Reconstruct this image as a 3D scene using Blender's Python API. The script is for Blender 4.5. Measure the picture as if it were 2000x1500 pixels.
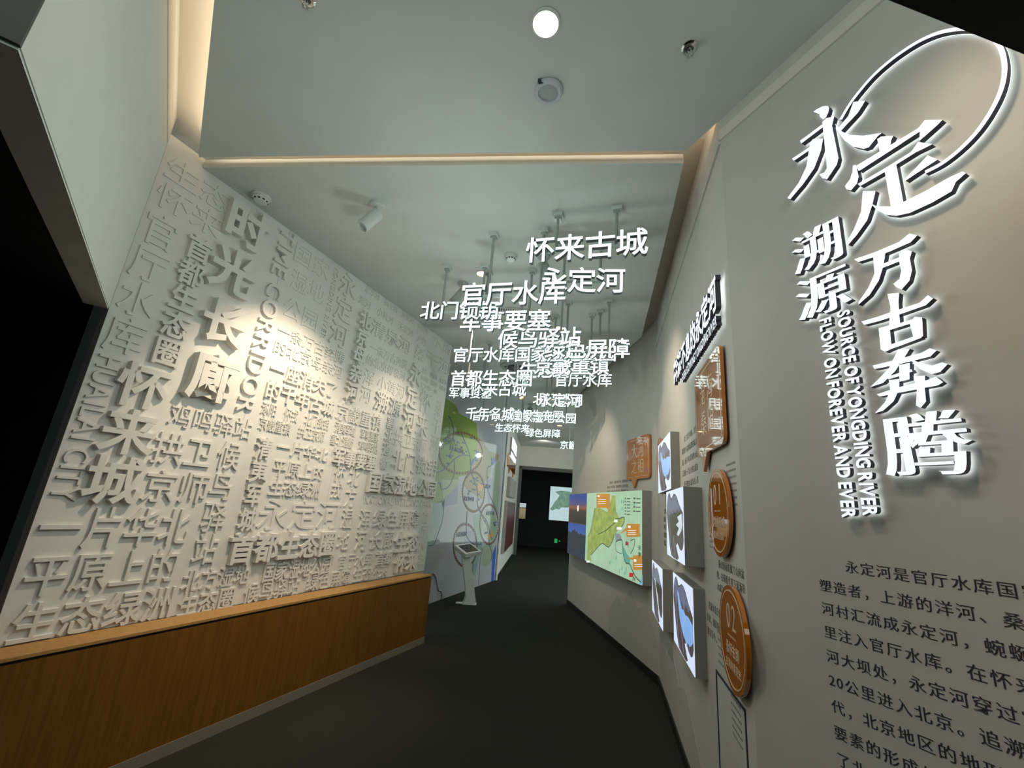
import bpy, math, random
from mathutils import Vector, Matrix
from mathutils.geometry import tessellate_polygon
random.seed(7)
SC = bpy.context.scene
COL = SC.collection
for o in list(bpy.data.objects): bpy.data.objects.remove(o)

# ------------------------------------------------------------------ camera
F, EYE = 856.0, 1.65                      # focal length in pixels of a 2000 px wide frame, eye height
UPC = Vector((253.9, 3077.2, F)).normalized()
YC = (Vector((0, 0, 1)) - UPC * UPC.z).normalized()
XC = -YC.cross(UPC)
if XC.x < 0: XC = -XC
ROT = Matrix((XC, YC, UPC))               # world = ROT @ (right, up, forward)
CAM = Vector((0, 0, EYE))
cd = bpy.data.cameras.new('camera'); cam = bpy.data.objects.new('camera', cd); COL.objects.link(cam)
cd.sensor_width = 36; cd.lens = F / 2000 * 36; cd.clip_start = 0.02; cd.clip_end = 100
r_, u_, f_ = ROT @ Vector((1, 0, 0)), ROT @ Vector((0, 1, 0)), ROT @ Vector((0, 0, 1))
cam.matrix_world = Matrix(((r_.x, u_.x, -f_.x, 0), (r_.y, u_.y, -f_.y, 0), (r_.z, u_.z, -f_.z, EYE), (0, 0, 0, 1)))
SC.camera = cam

# ------------------------------------------------------------------ world, exposure
wd = bpy.data.worlds.new('world'); SC.world = wd; wd.use_nodes = True
bg = wd.node_tree.nodes['Background']; bg.inputs[0].default_value = (0.86, 1.0, 0.93, 1); bg.inputs[1].default_value = 2.0
SC.view_settings.view_transform = 'Standard'; SC.view_settings.look = 'None'
SC.view_settings.gamma = 1; SC.view_settings.exposure = 0.0; SC.view_settings.use_curve_mapping = False

# ------------------------------------------------------------------ lights of the room, plus added fill lamps
WARM, NEUT, COOL = (1, .80, .58), (1, .95, .86), (.86, 1, .96)
def spot(name, loc, to, power, angle, blend=.6, col=WARM, rad=.03):
    l = bpy.data.lights.new(name, 'SPOT'); l.energy = power; l.spot_size = math.radians(angle); l.spot_blend = blend
    l.color = col; l.shadow_soft_size = rad
    o = bpy.data.objects.new(name, l); COL.objects.link(o); o.location = loc
    o.rotation_euler = (Vector(to) - Vector(loc)).to_track_quat('-Z', 'Y').to_euler(); return o
def strip(name, a, b, up, width, power, col=WARM):
    a, b, up = Vector(a), Vector(b), Vector(up)
    l = bpy.data.lights.new(name, 'AREA'); l.shape = 'RECTANGLE'; l.size = (b - a).length; l.size_y = width; l.energy = power; l.color = col
    o = bpy.data.objects.new(name, l); COL.objects.link(o)
    x = (b - a).normalized(); z = -up.normalized(); y = z.cross(x).normalized(); z = x.cross(y)
    o.matrix_world = Matrix(((x.x, y.x, z.x, (a.x + b.x) / 2), (x.y, y.y, z.y, (a.y + b.y) / 2), (x.z, y.z, z.z, (a.z + b.z) / 2), (0, 0, 0, 1)))
ZC = 3.855                                # ceiling panels
spot('downlight_front', (0.02, 1.57, 3.84), (0.02, 1.57, 0), 45, 110, .9, NEUT, .05)
spot('board_spot', (-1.15, 3.1, 3.5), (-2.02, 3.70, 1.8), 165, 82, .8, WARM, .05)
spot('board_spot_far', (-0.42, 4.9, 3.7), (-1.45, 4.95, 1.3), 110, 76, .8, WARM, .05)
spot('panel_spot', (0.30, 3.5, 3.6), (1.62, 4.2, 2.0), 85, 80, .8, WARM, .03)
spot('panel_spot_far', (0.1, 6.2, 3.7), (1.5, 7.3, 2.0), 105, 66, .8, WARM, .03)
spot('title_spot', (0.35, .95, 3.75), (1.55, .75, 2.4), 54, 66, .9, WARM, .12)
spot('far_spot', (0.4, 12.5, 3.7), (0.2, 13.5, 2.2), 60, 80, .8, WARM, .04)
spot('map_spot', (0.3, 8.4, 3.7), (-.7, 9.0, 1.6), 60, 80, .9, NEUT, .05)
spot('back_spot', (1.2, 14.5, 3.7), (1.6, 17, 3.4), 28, 120, .8, NEUT, .06)
spot('fill_left', (-.35, .95, 3.84), (-.35, .95, 0), 26, 164, .9, NEUT, .05)  # added lamp out of view, brightens the bulkhead and upper board
# added unseen fill lamps below the hanging words, strengthening the light they give
for i, (x, y, z, p) in enumerate(((-.45, 2.30, 2.65, 14), (-.5, 3.1, 2.75, 9), (.3, 3.7, 2.8, 5.5), (-.3, 4.6, 2.8, 7), (.7, 4.9, 2.8, 5), (.2, 6.0, 2.8, 7), (.4, 7.2, 2.8, 6), (.2, 8.8, 2.8, 6), (.7, 10.6, 2.8, 7))):
    l = bpy.data.lights.new('word_fill', 'POINT'); l.energy = p; l.color = COOL; l.shadow_soft_size = .05
    o = bpy.data.objects.new('word_fill', l); COL.objects.link(o); o.location = (x, y, z)
strip('cove_left', (-2.27, 2.56, 3.94), (-0.9, .71, 3.94), (-.5, -.4, 1), .02, 3.2)
strip('cove_beam', (-2.3, 2.57, 3.94), (0.92, 2.17, 3.94), (.1, .7, .8), .02, 5.5)
strip('cove_right', (0.94, 2.12, 3.94), (1.5, .78, 3.94), (.7, .3, 1), .02, 3.6, (1, .68, .40))

# ------------------------------------------------------------------ materials
def s2l(r, g, b):
    f = lambda c: (c / 255 / 12.92) if c / 255 <= .04045 else ((c / 255 + .055) / 1.055) ** 2.4
    return (f(r), f(g), f(b))
def mat(name, col, rough=.6, noise=0, scale=30, bump=0, metal=0, emit=0, spec=.5, coat=0):
    m = bpy.data.materials.new(name); m.use_nodes = True; nt = m.node_tree; b = nt.nodes['Principled BSDF']
    b.inputs['Base Color'].default_value = (*col, 1); b.inputs['Roughness'].default_value = rough; b.inputs['Metallic'].default_value = metal
    b.inputs['Specular IOR Level'].default_value = spec; b.inputs['Coat Weight'].default_value = coat; b.inputs['Coat Roughness'].default_value = .03
    if emit:
        b.inputs['Emission Color'].default_value = (*col, 1); b.inputs['Emission Strength'].default_value = emit
        b.inputs['Base Color'].default_value = (*[c * .5 for c in col], 1)
    if noise or bump:
        tc = nt.nodes.new('ShaderNodeTexCoord'); n = nt.nodes.new('ShaderNodeTexNoise')
        n.inputs['Scale'].default_value = scale; n.inputs['Detail'].default_value = 4
        nt.links.new(tc.outputs['Object'], n.inputs['Vector'])
        if noise:
            r = nt.nodes.new('ShaderNodeValToRGB')
            r.color_ramp.elements[0].position = .3; r.color_ramp.elements[1].position = .7
            r.color_ramp.elements[0].color = (*[c * (1 - noise) for c in col], 1); r.color_ramp.elements[1].color = (*[min(1, c * (1 + noise)) for c in col], 1)
            nt.links.new(n.outputs['Fac'], r.inputs['Fac'])
            nt.links.new(r.outputs['Color'], b.inputs['Emission Color' if emit else 'Base Color'])
        if bump:
            bp = nt.nodes.new('ShaderNodeBump'); bp.inputs['Strength'].default_value = bump; bp.inputs['Distance'].default_value = .01
            nt.links.new(n.outputs['Fac'], bp.inputs['Height']); nt.links.new(bp.outputs['Normal'], b.inputs['Normal'])
    return m
def wood(name, c1, c2):
    m = mat(name, c1, .5, spec=.2); nt = m.node_tree; b = nt.nodes['Principled BSDF']
    tc = nt.nodes.new('ShaderNodeTexCoord'); mp = nt.nodes.new('ShaderNodeMapping'); mp.inputs['Scale'].default_value = (9, .35, 9)
    n = nt.nodes.new('ShaderNodeTexNoise'); n.inputs['Scale'].default_value = 6; n.inputs['Detail'].default_value = 6; n.inputs['Distortion'].default_value = .4
    r = nt.nodes.new('ShaderNodeValToRGB'); r.color_ramp.elements[0].position = .35; r.color_ramp.elements[1].position = .65
    r.color_ramp.elements[0].color = (*c1, 1); r.color_ramp.elements[1].color = (*c2, 1)
    nt.links.new(tc.outputs['Object'], mp.inputs['Vector']); nt.links.new(mp.outputs['Vector'], n.inputs['Vector'])
    nt.links.new(n.outputs['Fac'], r.inputs['Fac']); nt.links.new(r.outputs['Color'], b.inputs['Base Color']); return m
def gradient(name, stops, strength=1.0, noise=.0):
    """a picture: colours from bottom to top of the object's own box, given off by a lit panel"""
    m = mat(name, (0, 0, 0), .3); nt = m.node_tree; b = nt.nodes['Principled BSDF']
    tc = nt.nodes.new('ShaderNodeTexCoord'); sp = nt.nodes.new('ShaderNodeSeparateXYZ'); r = nt.nodes.new('ShaderNodeValToRGB')
    nt.links.new(tc.outputs['Generated'], sp.inputs[0])
    src = sp.outputs['Y']
    if noise:
        n = nt.nodes.new('ShaderNodeTexNoise'); n.inputs['Scale'].default_value = 5; n.inputs['Detail'].default_value = 5
        mx = nt.nodes.new('ShaderNodeMath'); mx.operation = 'MULTIPLY_ADD'; mx.inputs[1].default_value = noise
        nt.links.new(tc.outputs['Generated'], n.inputs['Vector']); nt.links.new(n.outputs['Fac'], mx.inputs[0]); nt.links.new(src, mx.inputs[2])
        sb = nt.nodes.new('ShaderNodeMath'); sb.operation = 'SUBTRACT'; sb.inputs[1].default_value = noise / 2
        nt.links.new(mx.outputs[0], sb.inputs[0]); src = sb.outputs[0]
    nt.links.new(src, r.inputs['Fac'])
    el = r.color_ramp.elements
    el[0].position, el[0].color = stops[0][0], (*s2l(*stops[0][1]), 1); el[1].position, el[1].color = stops[-1][0], (*s2l(*stops[-1][1]), 1)
    for p, c in stops[1:-1]: e = el.new(p); e.color = (*s2l(*c), 1)
    nt.links.new(r.outputs['Color'], b.inputs['Emission Color']); b.inputs['Emission Strength'].default_value = strength; return m
M = dict(
    wall=mat('painted_wall', (.50, .48, .44), .7, .03, 6, .02),
    wall_white=mat('white_paint', (.66, .68, .63), .7, .02, 6, .02),
    ceil=mat('ceiling_paint', (.52, .55, .52), .8, .02, 5),
    cove=mat('cove_paint', (.62, .58, .50), .8),
    black=mat('black_paint', (.006, .006, .007), .6, spec=.2),
    dgrey=mat('dark_grey_paint', (.075, .073, .066), .7, .05, 8),
    soffit=mat('soffit_paint', (.72, .74, .70), .7, .05, 8),
    floor=mat('dark_carpet', (.025, .0245, .019), .95, .35, 260, .25, spec=.1),
    board=mat('relief_white', (.66, .645, .60), .75, .02, 20, .02),
    boardside=mat('relief_edge', (.52, .50, .52), .7),
    wood=wood('oak_veneer', (.135, .055, .006), (.18, .078, .010)),
    woodtop=wood('oak_top', (.36, .19, .06), (.43, .24, .08)),
    gap=mat('shadow_gap', (.02, .014, .006), .8),
    toe=mat('brushed_toe', (.20, .17, .13), .5, .08, 60),
    base=mat('black_skirting', (.012, .012, .011), .45),
    white=mat('white_plastic', (.62, .64, .61), .35),
    whited=mat('white_metal', (.66, .68, .63), .4),
    greyp=mat('grey_plastic', (.33, .36, .35), .4),
    lampwhite=mat('lamp_white', (.55, .58, .55), .4),
    chrome=mat('chrome', (.55, .55, .53), .18, metal=1),
    rod=mat('brushed_rod', (.42, .45, .44), .35, metal=.6),
    clear=mat('acrylic_block', (.55, .60, .58), .15),
    glow=mat('letter_face', (.80, 1.0, .97), .4, emit=1.3),
    lside=mat('letter_side', (.06, .075, .08), .5),
    tglow=mat('title_face', (.84, .90, .96), .4, .05, 14, emit=.95),
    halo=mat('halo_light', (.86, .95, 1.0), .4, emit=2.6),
    tside=mat('title_side', (.035, .03, .055), .45),
    lamp=mat('lamp_glow', (1, .93, .74), .4, emit=9),
    lampw=mat('warm_lamp_glow', (1, .62, .36), .4, emit=5),
    hill=mat('hill_print', (.43, .42, .38), .7),
    ink=mat('ink', (.028, .024, .036), .7),
    inkg=mat('grey_ink', (.13, .125, .11), .7),
    orange=mat('orange_acrylic', (.58, .175, .016), .05, spec=.5, coat=1.0),
    orangee=mat('orange_edge', (.55, .17, .05), .2, coat=.3),
    cream=mat('cream_print', (.66, .50, .34), .4),
    boxside=mat('lightbox_side', (.27, .265, .24), .5, .03, 30),
    boxedge=mat('lightbox_trim', (.10, .10, .10), .5),
    sky=mat('lit_sky', s2l(205, 216, 240), .3, emit=1.0),
    rock=mat('lit_rock', s2l(80, 70, 70), .3, .35, 16, emit=.8),
    rockb=mat('lit_blue_rock', s2l(104, 108, 134), .3, .30, 18, emit=.8),
    rockd=mat('lit_dark_rock', s2l(62, 58, 58), .3, .3, 18, emit=.8),
    water=mat('lit_water', s2l(132, 176, 232), .3, .08, 8, emit=.9),
    fall=mat('lit_waterfall', s2l(200, 210, 216), .3, .2, 12, emit=.9),
    mapbg=mat('map_pale_green', s2l(166, 200, 168), .3, .12, 5, emit=.80),
    mapyg=mat('map_yellow_green', s2l(148, 166, 84), .3, .35, 9, emit=.80),
    mapor=mat('map_orange', s2l(190, 132, 48), .3, emit=.8),
    mapgr=mat('map_grey', s2l(140, 142, 150), .3, emit=.8),
    mapteal=mat('map_teal', s2l(96, 164, 150), .3, emit=.8),
    mapsea=mat('map_sea', s2l(120, 176, 214), .3, emit=.8),
    mapred=mat('map_red', s2l(180, 40, 40), .3, emit=.8),
    mapwhite=mat('map_white', s2l(230, 235, 232), .3, emit=.9),
    mapink=mat('map_ink', s2l(70, 92, 82), .3, emit=.6),
    glass=mat('glossy_white_glass', (.33, .335, .355), .04, spec=.3),
    g_green=mat('print_green', (.16, .24, .04), .05, .05, 3, spec=.3), g_brown=mat('print_brown', (.26, .22, .13), .05, spec=.3),
    g_lav=mat('print_lavender', (.23, .23, .33), .05, spec=.3), g_mint=mat('print_mint', (.25, .31, .23), .05, spec=.3),
    g_teal=mat('print_teal', (.19, .28, .26), .05, spec=.3), g_blue=mat('print_blue', (.04, .10, .42), .05, spec=.3),
    g_navy=mat('print_navy', (.045, .075, .16), .1, spec=.3), g_red=mat('print_dark_red', (.13, .06, .05), .1, spec=.3),
    g_lgreen=mat('print_light_green', (.28, .34, .19), .05, spec=.3), g_orange=mat('print_orange', (.50, .26, .07), .05, spec=.3),
    screen=mat('dark_screen', (.05, .055, .05), .08),
    exit=mat('exit_green', (.02, .5, .10), .4, emit=.5),
    isl=mat('lit_island', s2l(112, 150, 128), .3, .35, 9, emit=.7), pale=mat('lit_pale', s2l(186, 212, 214), .3, .05, 3, emit=.85),
    field=gradient('lit_field', [(0, (120, 115, 85)), (.6, (150, 140, 105)), (.72, (110, 100, 75)), (.76, (190, 205, 200)), (1, (205, 220, 222))], .8, .05),
    sunset=gradient('lit_sunset', [(0, (44, 36, 34)), (.42, (70, 52, 46)), (.52, (150, 90, 60)), (.62, (90, 80, 120)), (.8, (48, 70, 150)), (1, (40, 62, 140))], .8, .06),
    dusk=gradient('lit_dusk', [(0, (32, 42, 66)), (.3, (36, 46, 62)), (.4, (38, 58, 46)), (.7, (44, 60, 56)), (.72, (66, 100, 170)), (1, (48, 84, 170))], .8, .10),
    sun=mat('lit_sun', s2l(255, 235, 200), .3, emit=2),
    ridge=mat('lit_ridge', s2l(36, 46, 58), .3, emit=.7),
    dred=mat('dark_red_print', (.10, .03, .03), .3),
    vent=mat('vent_grey', (.30, .33, .33), .5),
    signface=mat('sign_face', (.85, .92, 1), .3, emit=1.4),
)

# ------------------------------------------------------------------ mesh builder
class MB:
    def __init__(s): s.v = []; s.f = []; s.sm = []
    def add(s, vs, fs, smooth=False):
        k = len(s.v); s.v += [tuple(p) for p in vs]; s.f += [tuple(i + k for i in f) for f in fs]; s.sm += [smooth] * len(fs); return s
    def box(s, x0, x1, y0, y1, z0, z1):
        return s.add([(x, y, z) for z in (z0, z1) for y in (y0, y1) for x in (x0, x1)],
                     [(0, 2, 3, 1), (4, 5, 7, 6), (0, 1, 5, 4), (2, 6, 7, 3), (0, 4, 6, 2), (1, 3, 7, 5)])
    def prism(s, loops, z0, z1, front=True, side=True, back=True):
        """loops: outer ring (+ holes) of 2D points, extruded from z0 to z1"""
        if loops and not hasattr(loops[0][0], '__len__'): loops = [loops]
        L = []
        for i, lp in enumerate(loops):
            a = area(lp)
            L.append(lp if (a > 0) == (i == 0) else lp[::-1])
        flat = [p for lp in L for p in lp]; n = len(flat)
        tris = tessellate_polygon([[Vector((p[0], p[1], 0)) for p in lp] for lp in L])
        T = []
        for t in tris:
            a, b, c = (flat[i] for i in t)
            cr = (b[0] - a[0]) * (c[1] - a[1]) - (b[1] - a[1]) * (c[0] - a[0])
            if abs(cr) > 1e-14: T.append(tuple(t) if cr > 0 else (t[0], t[2], t[1]))
        if front: s.add([(p[0], p[1], z1) for p in flat], T)
        if back: s.add([(p[0], p[1], z0) for p in flat], [t[::-1] for t in T])
        if side:
            for lp in L:
                m = len(lp)
                s.add([(p[0], p[1], z0) for p in lp] + [(p[0], p[1], z1) for p in lp], [(i, (i + 1) % m, (i + 1) % m + m, i + m) for i in range(m)])
        return s
    def lathe(s, prof, seg=32, M4=None):
        """profile of (radius, height); each band keeps its own verts so edges stay crisp"""
        M4 = M4 or Matrix()
        for (r0, h0), (r1, h1) in zip(prof, prof[1:]):
            vs = []
            for r, h in ((r0, h0), (r1, h1)):
                vs += [M4 @ Vector((r * math.cos(2 * math.pi * i / seg), r * math.sin(2 * math.pi * i / seg), h)) for i in range(seg)]
            s.add(vs, [(i, (i + 1) % seg, (i + 1) % seg + seg, i + seg) for i in range(seg)], True)
        return s
    def tube(s, pts, r, seg=10):
        pts = [Vector(p) for p in pts]; rings = []
        for i, p in enumerate(pts):
            t = (pts[min(i + 1, len(pts) - 1)] - pts[max(i - 1, 0)]).normalized()
            a = t.cross(Vector((0, 0, 1)) if abs(t.z) < .9 else Vector((1, 0, 0))).normalized(); b = t.cross(a)
            rings.append([p + a * r * math.cos(2 * math.pi * k / seg) + b * r * math.sin(2 * math.pi * k / seg) for k in range(seg)])
        vs = [q for ring in rings for q in ring]; fs = []
        for i in range(len(rings) - 1):
            for k in range(seg):
                fs.append((i * seg + k, (i + 1) * seg + k, (i + 1) * seg + (k + 1) % seg, i * seg + (k + 1) % seg))
        s.add(vs, fs, True); s.add(rings[0], [tuple(range(seg))]); s.add(rings[-1], [tuple(range(seg))[::-1]]); return s
    def ribbon(s, pts, w, z0, z1):
        """a flat band of width w along a 2D polyline"""
        n = len(pts); L = []; R = []
        for i, p in enumerate(pts):
            q0, q1 = pts[max(i - 1, 0)], pts[min(i + 1, n - 1)]
            dx, dy = q1[0] - q0[0], q1[1] - q0[1]; d = math.hypot(dx, dy) or 1; ww = w[i] if hasattr(w, '__len__') else w
            L.append((p[0] - dy / d * ww / 2, p[1] + dx / d * ww / 2)); R.append((p[0] + dy / d * ww / 2, p[1] - dx / d * ww / 2))
        return s.prism(R + L[::-1], z0, z1)
    def build(s, name, m, parent=None, bevel=0, mw=None):
        me = bpy.data.meshes.new(name); me.from_pydata(s.v, [], s.f); me.materials.append(m)
        me.polygons.foreach_set('use_smooth', s.sm); me.update()
        o = bpy.data.objects.new(name, me); COL.objects.link(o)
        if parent: o.parent = parent
        if mw: o.matrix_world = mw
        if bevel:
            b = o.modifiers.new('bevel', 'BEVEL'); b.width = bevel; b.segments = 2; b.limit_method = 'ANGLE'
        return o
def area(lp): return sum(a[0] * b[1] - b[0] * a[1] for a, b in zip(lp, lp[1:] + lp[:1])) / 2
def tag(o, label, cat, group=None, kind=None):
    o['label'] = label; o['category'] = cat
    if group: o['group'] = group
    if kind: o['kind'] = kind
    return o
def part(o, label): o['label'] = label; return o
def empty(name, mw, label, cat, group=None):
    o = bpy.data.objects.new(name, None); o.empty_display_size = .1; COL.objects.link(o); o.matrix_world = mw; return tag(o, label, cat, group)
def structure(o, label=None):
    o['kind'] = 'structure'
    if label: o['label'] = label
    return o
def circ(cx, cy, r, n=48, ry=None): return [(cx + r * math.cos(2 * math.pi * i / n), cy + (ry or r) * math.sin(2 * math.pi * i / n)) for i in range(n)]
def rrect(x0, x1, y0, y1, r, n=6):
    out = []
    for cx, cy, a0 in ((x1 - r, y1 - r, 0), (x0 + r, y1 - r, 90), (x0 + r, y0 + r, 180), (x1 - r, y0 + r, 270)):
        out += [(cx + r * math.cos(math.radians(a0 + 90 * i / n)), cy + r * math.sin(math.radians(a0 + 90 * i / n))) for i in range(n + 1)]
    return out

# ------------------------------------------------------------------ lettering: outlines of the characters as solid letters
_fc = bpy.data.curves.new('letters', 'FONT'); _fo = bpy.data.objects.new('letters', _fc); COL.objects.link(_fo)
_cache = {}
def glyph(ch, res=3):
    if ch in _cache: return _cache[ch]
    _fc.body = ch; dg = bpy.context.evaluated_depsgraph_get(); dg.update()
    cv = _fo.evaluated_get(dg).to_curve(dg); loops = []
    for sp in cv.splines:
        bp = sp.bezier_points; n = len(bp); lp = []
        for i in range(n):
            a, b = bp[i], bp[(i + 1) % n]; p0, p1, p2, p3 = a.co, a.handle_right, b.handle_left, b.co
            d = p3 - p0; lin = d.length < 1e-6 or max(abs((p - p0).cross(d).length) / d.length for p in (p1, p2)) < .004
            lp.append((p0.x, p0.y))
            if not lin:
                for k in range(1, res):
                    t = k / res; q = p0 * (1 - t) ** 3 + p1 * 3 * t * (1 - t) ** 2 + p2 * 3 * t * t * (1 - t) + p3 * t ** 3; lp.append((q.x, q.y))
        c = [lp[0]]
        for p in lp[1:]:
            if math.hypot(p[0] - c[-1][0], p[1] - c[-1][1]) > .002: c.append(p)
        if len(c) > 2: loops.append(c)
    _fo.to_curve_clear()
    if not loops: _cache[ch] = ([], 0.3); return _cache[ch]
    big = max(loops, key=lambda l: abs(area(l))); sg = 1 if area(big) > 0 else -1
    loops = [l if sg > 0 else l[::-1] for l in loops]
    outs = [[l] for l in loops if area(l) > 0]
    def inside(p, l):
        c = False
        for (x0, y0), (x1, y1) in zip(l, l[1:] + l[:1]):
            if (y0 > p[1]) != (y1 > p[1]) and p[0] < (x1 - x0) * (p[1] - y0) / (y1 - y0) + x0: c = not c
        return c
    for h in (l for l in loops if area(l) <= 0):
        cand = [g for g in outs if inside(h[0], g[0])]
        if cand: min(cand, key=lambda g: area(g[0])).append(h)
    xs = [p[0] for l in loops for p in l]
    _cache[ch] = (outs, max(xs)); return _cache[ch]
def fatten(lp, dx, dy):
    n = len(lp); out = []
    for i in range(n):
        p0, p, p1 = lp[i - 1], lp[i], lp[(i + 1) % n]
        def nr(a, b):
            d = math.hypot(b[0] - a[0], b[1] - a[1]) or 1; return ((b[1] - a[1]) / d, -(b[0] - a[0]) / d)
        a, b = nr(p0, p), nr(p, p1); c = 1 + a[0] * b[0] + a[1] * b[1]; k = 1 / max(c, .5)
        out.append((p[0] + (a[0] + b[0]) * k * dx, p[1] + (a[1] + b[1]) * k * dy))
    return out
def put(mb, ch, cx, cy, w, h, z0, z1, dx=.0, dy=None, rot=0, front=True, side=True, back=False, adv=None):
    """character ch centred at (cx, cy), em box w x h"""
    dy = dx if dy is None else dy
    outs, mx = glyph(ch); mid = .5 if ord(ch) > 0x2000 else mx / 2; my = .38 if ord(ch) > 0x2000 else .343
    ca, sa = math.cos(rot), math.sin(rot)
    for grp in outs:
        L = []
        for lp in grp:
            q = fatten(lp, dx, dy) if (dx or dy) else lp
            L.append([(cx + ((x - mid) * w) * ca - ((y - my) * h) * sa, cy + ((x - mid) * w) * sa + ((y - my) * h) * ca) for x, y in q])
        mb.prism(L, z0, z1, front, side, back)
    return mx

# ------------------------------------------------------------------ wall planes of the room
class Plane:
    """upright wall through floor points p (left as seen from the room) and q (right)"""
    def __init__(s, p, q):
        s.p = Vector((p[0], p[1])); s.r = (Vector((q[0], q[1])) - s.p); s.len = s.r.length; s.r.normalize(); s.n = Vector((s.r.y, -s.r.x))
    def uv(s, px, py, off=0):
        """place on the wall (metres along, height) of a point measured in the photograph"""
        d = ROT @ Vector((px - 1000, 750 - py, F)); o = s.p + s.n * off
        t = (o - CAM.xy).dot(s.n) / d.xy.dot(s.n); P = CAM + d * t
        return ((P.xy - s.p).dot(s.r), P.z)
    def mw(s, u=0, z=0, off=0):
        o = s.p + s.r * u + s.n * off
        return Matrix(((s.r.x, 0, s.n.x, o.x), (s.r.y, 0, s.n.y, o.y), (0, 1, 0, z), (0, 0, 0, 1)))
    def pt(s, u, z, off=0):
        o = s.p + s.r * u + s.n * off; return Vector((o.x, o.y, z))
CC, BD, FE = (1.056, 1.983), (1.757, 5.109), (1.339, 8.797)
W1, W2 = Plane(FE, BD), Plane(BD, CC)
W3 = Plane(CC, (CC[0] + .381 * 5, CC[1] - .924 * 5))
BO = Plane((-2.49, 2.51), (-2.49 + .396 * 3.93, 2.51 + .918 * 3.93))      # relief board
BU = Plane((-1.242, .826), (-2.478, 2.496))                               # bulkhead, from near end to the board
GW = Plane((-1.62, 6.38), (-.005, 10.83))                                 # glossy map wall
W5 = Plane((-.005, 10.83), (.50, 16.4))
ROOF = 4.06

# ------------------------------------------------------------------ setting
def slab(name, poly, z0, z1, m, label=None): return structure(MB().prism(poly, z0, z1).build(name, m), label)
slab('floor', [(-7, -4), (7, -4), (7, 24), (-7, 24)], -.1, 0, M['floor'])
slab('ceiling', [(-3.2, -.9), (3.2, -.9), (3.2, 18), (-3.6, 18)], ROOF, ROOF + .1, M['cove'])
slab('ceiling.001', [(-2.355, 2.624), (.959, 2.214), (1.32, 1.348), (2.2, -.8), (.18, -.8)], ZC, ZC + .07, M['ceil'], 'front ceiling panel with light coves around it')
slab('ceiling.002', [(-2.392, 2.727), (.982, 2.313), (1.072, 2.715), (1.60, 5.2), (1.48, 6.2), (-.893, 6.2)], ZC, ZC + .07, M['ceil'], 'rear ceiling panel over the hanging words')
slab('ceiling.005', [(-2.2, 6.2), (1.48, 6.2), (1.28, 8.9), (-1.2, 8.9)], ZC, ZC + .07, M['ceil'], 'ceiling panel before the map wall')
slab('ceiling.006', [(-1.2, 8.9), (4.2, 8.9), (4.2, 16.5), (-.6, 16.5)], ZC, ZC + .07, M['ceil'], 'far ceiling panel before the doorway')
def wallbox(name, pl, u0, u1, z0, z1, th, m, label=None):
    return structure(MB().box(u0, u1, z0, z1, -th, 0).build(name, m, mw=pl.mw()), label)
wallbox('wall_right', W3, 0, 5.2, 0, ROOF, .12, M['wall'], 'grey wall carrying the large title and the paragraph')
wallbox('wall_right.001', W2, 0, W2.len, 0, ROOF, .12, M['wall'], 'angled wall with lightboxes and orange plaques')
wallbox('wall_right.002', W1, 0, W1.len, 0, ROOF, .12, M['wall'], 'farther angled wall with the lit map')
wallbox('wall_left', BU, 0, 2.08, 2.612, ROOF, .06, M['wall_white'], 'white bulkhead above the dark opening')
structure(MB().box(-.012, 0, 2.612, ROOF, -.45, 0).build('trim_7', M['dgrey'], mw=BU.mw()), 'dark grey end of the bulkhead')
structure(MB().box(0, 2.08, 2.604, 2.612, -.115, -.003).build('trim_1', M['soffit'], mw=BU.mw()), 'grey soffit under the white bulkhead')
# room beyond the opening on the left, its darkness painted as black surfaces
slab('wall_dark', [(-1.5, -.6), (-1.42, -.55), (-3.0, 1.6), (-3.1, 1.55)], 0, 3.9, M['black'], 'wall of the room beyond the opening, its darkness painted black')
slab('wall_dark.001', [(-3.0, 1.6), (-3.1, 1.55), (-3.6, 2.75), (-3.5, 2.8)], 0, 3.9, M['black'])
slab('wall_dark.002', [(-3.6, 2.75), (-3.6, 2.9), (-2.70, 2.72), (-2.70, 2.62)], 0, 3.9, M['black'])
slab('entry_blocker', [(-1.45, -.75), (3.1, -.75), (3.1, -.85), (-1.45, -.85)], 0, 2.6, M['black'], 'unseen black blocker keeping low light out at the entrance')  # added behind the camera to keep low light off the walls
slab('ceiling.003', [(-1.42, -.55), (-1.36, .80), (-2.52, 2.40), (-3.3, 2.6), (-3.1, 1.6)], 2.62, 2.70, M['black'], 'ceiling of the room beyond the opening, its darkness painted black')
hp = Plane((-1.60, .70), (-1.34, .93))
structure(MB().box(-.6, .30, 2.66, ROOF, -.04, 0).build('wall_left.001', M['dgrey'], mw=hp.mw()), 'dark grey wall end beside the white bulkhead')
slab('trim_2', [(-.9, .24), (1.62, .79), (1.75, .45), (1.5, -.2), (-.9, -.2)], 2.6, 2.75, M['black'], 'black header over the entrance')
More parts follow.
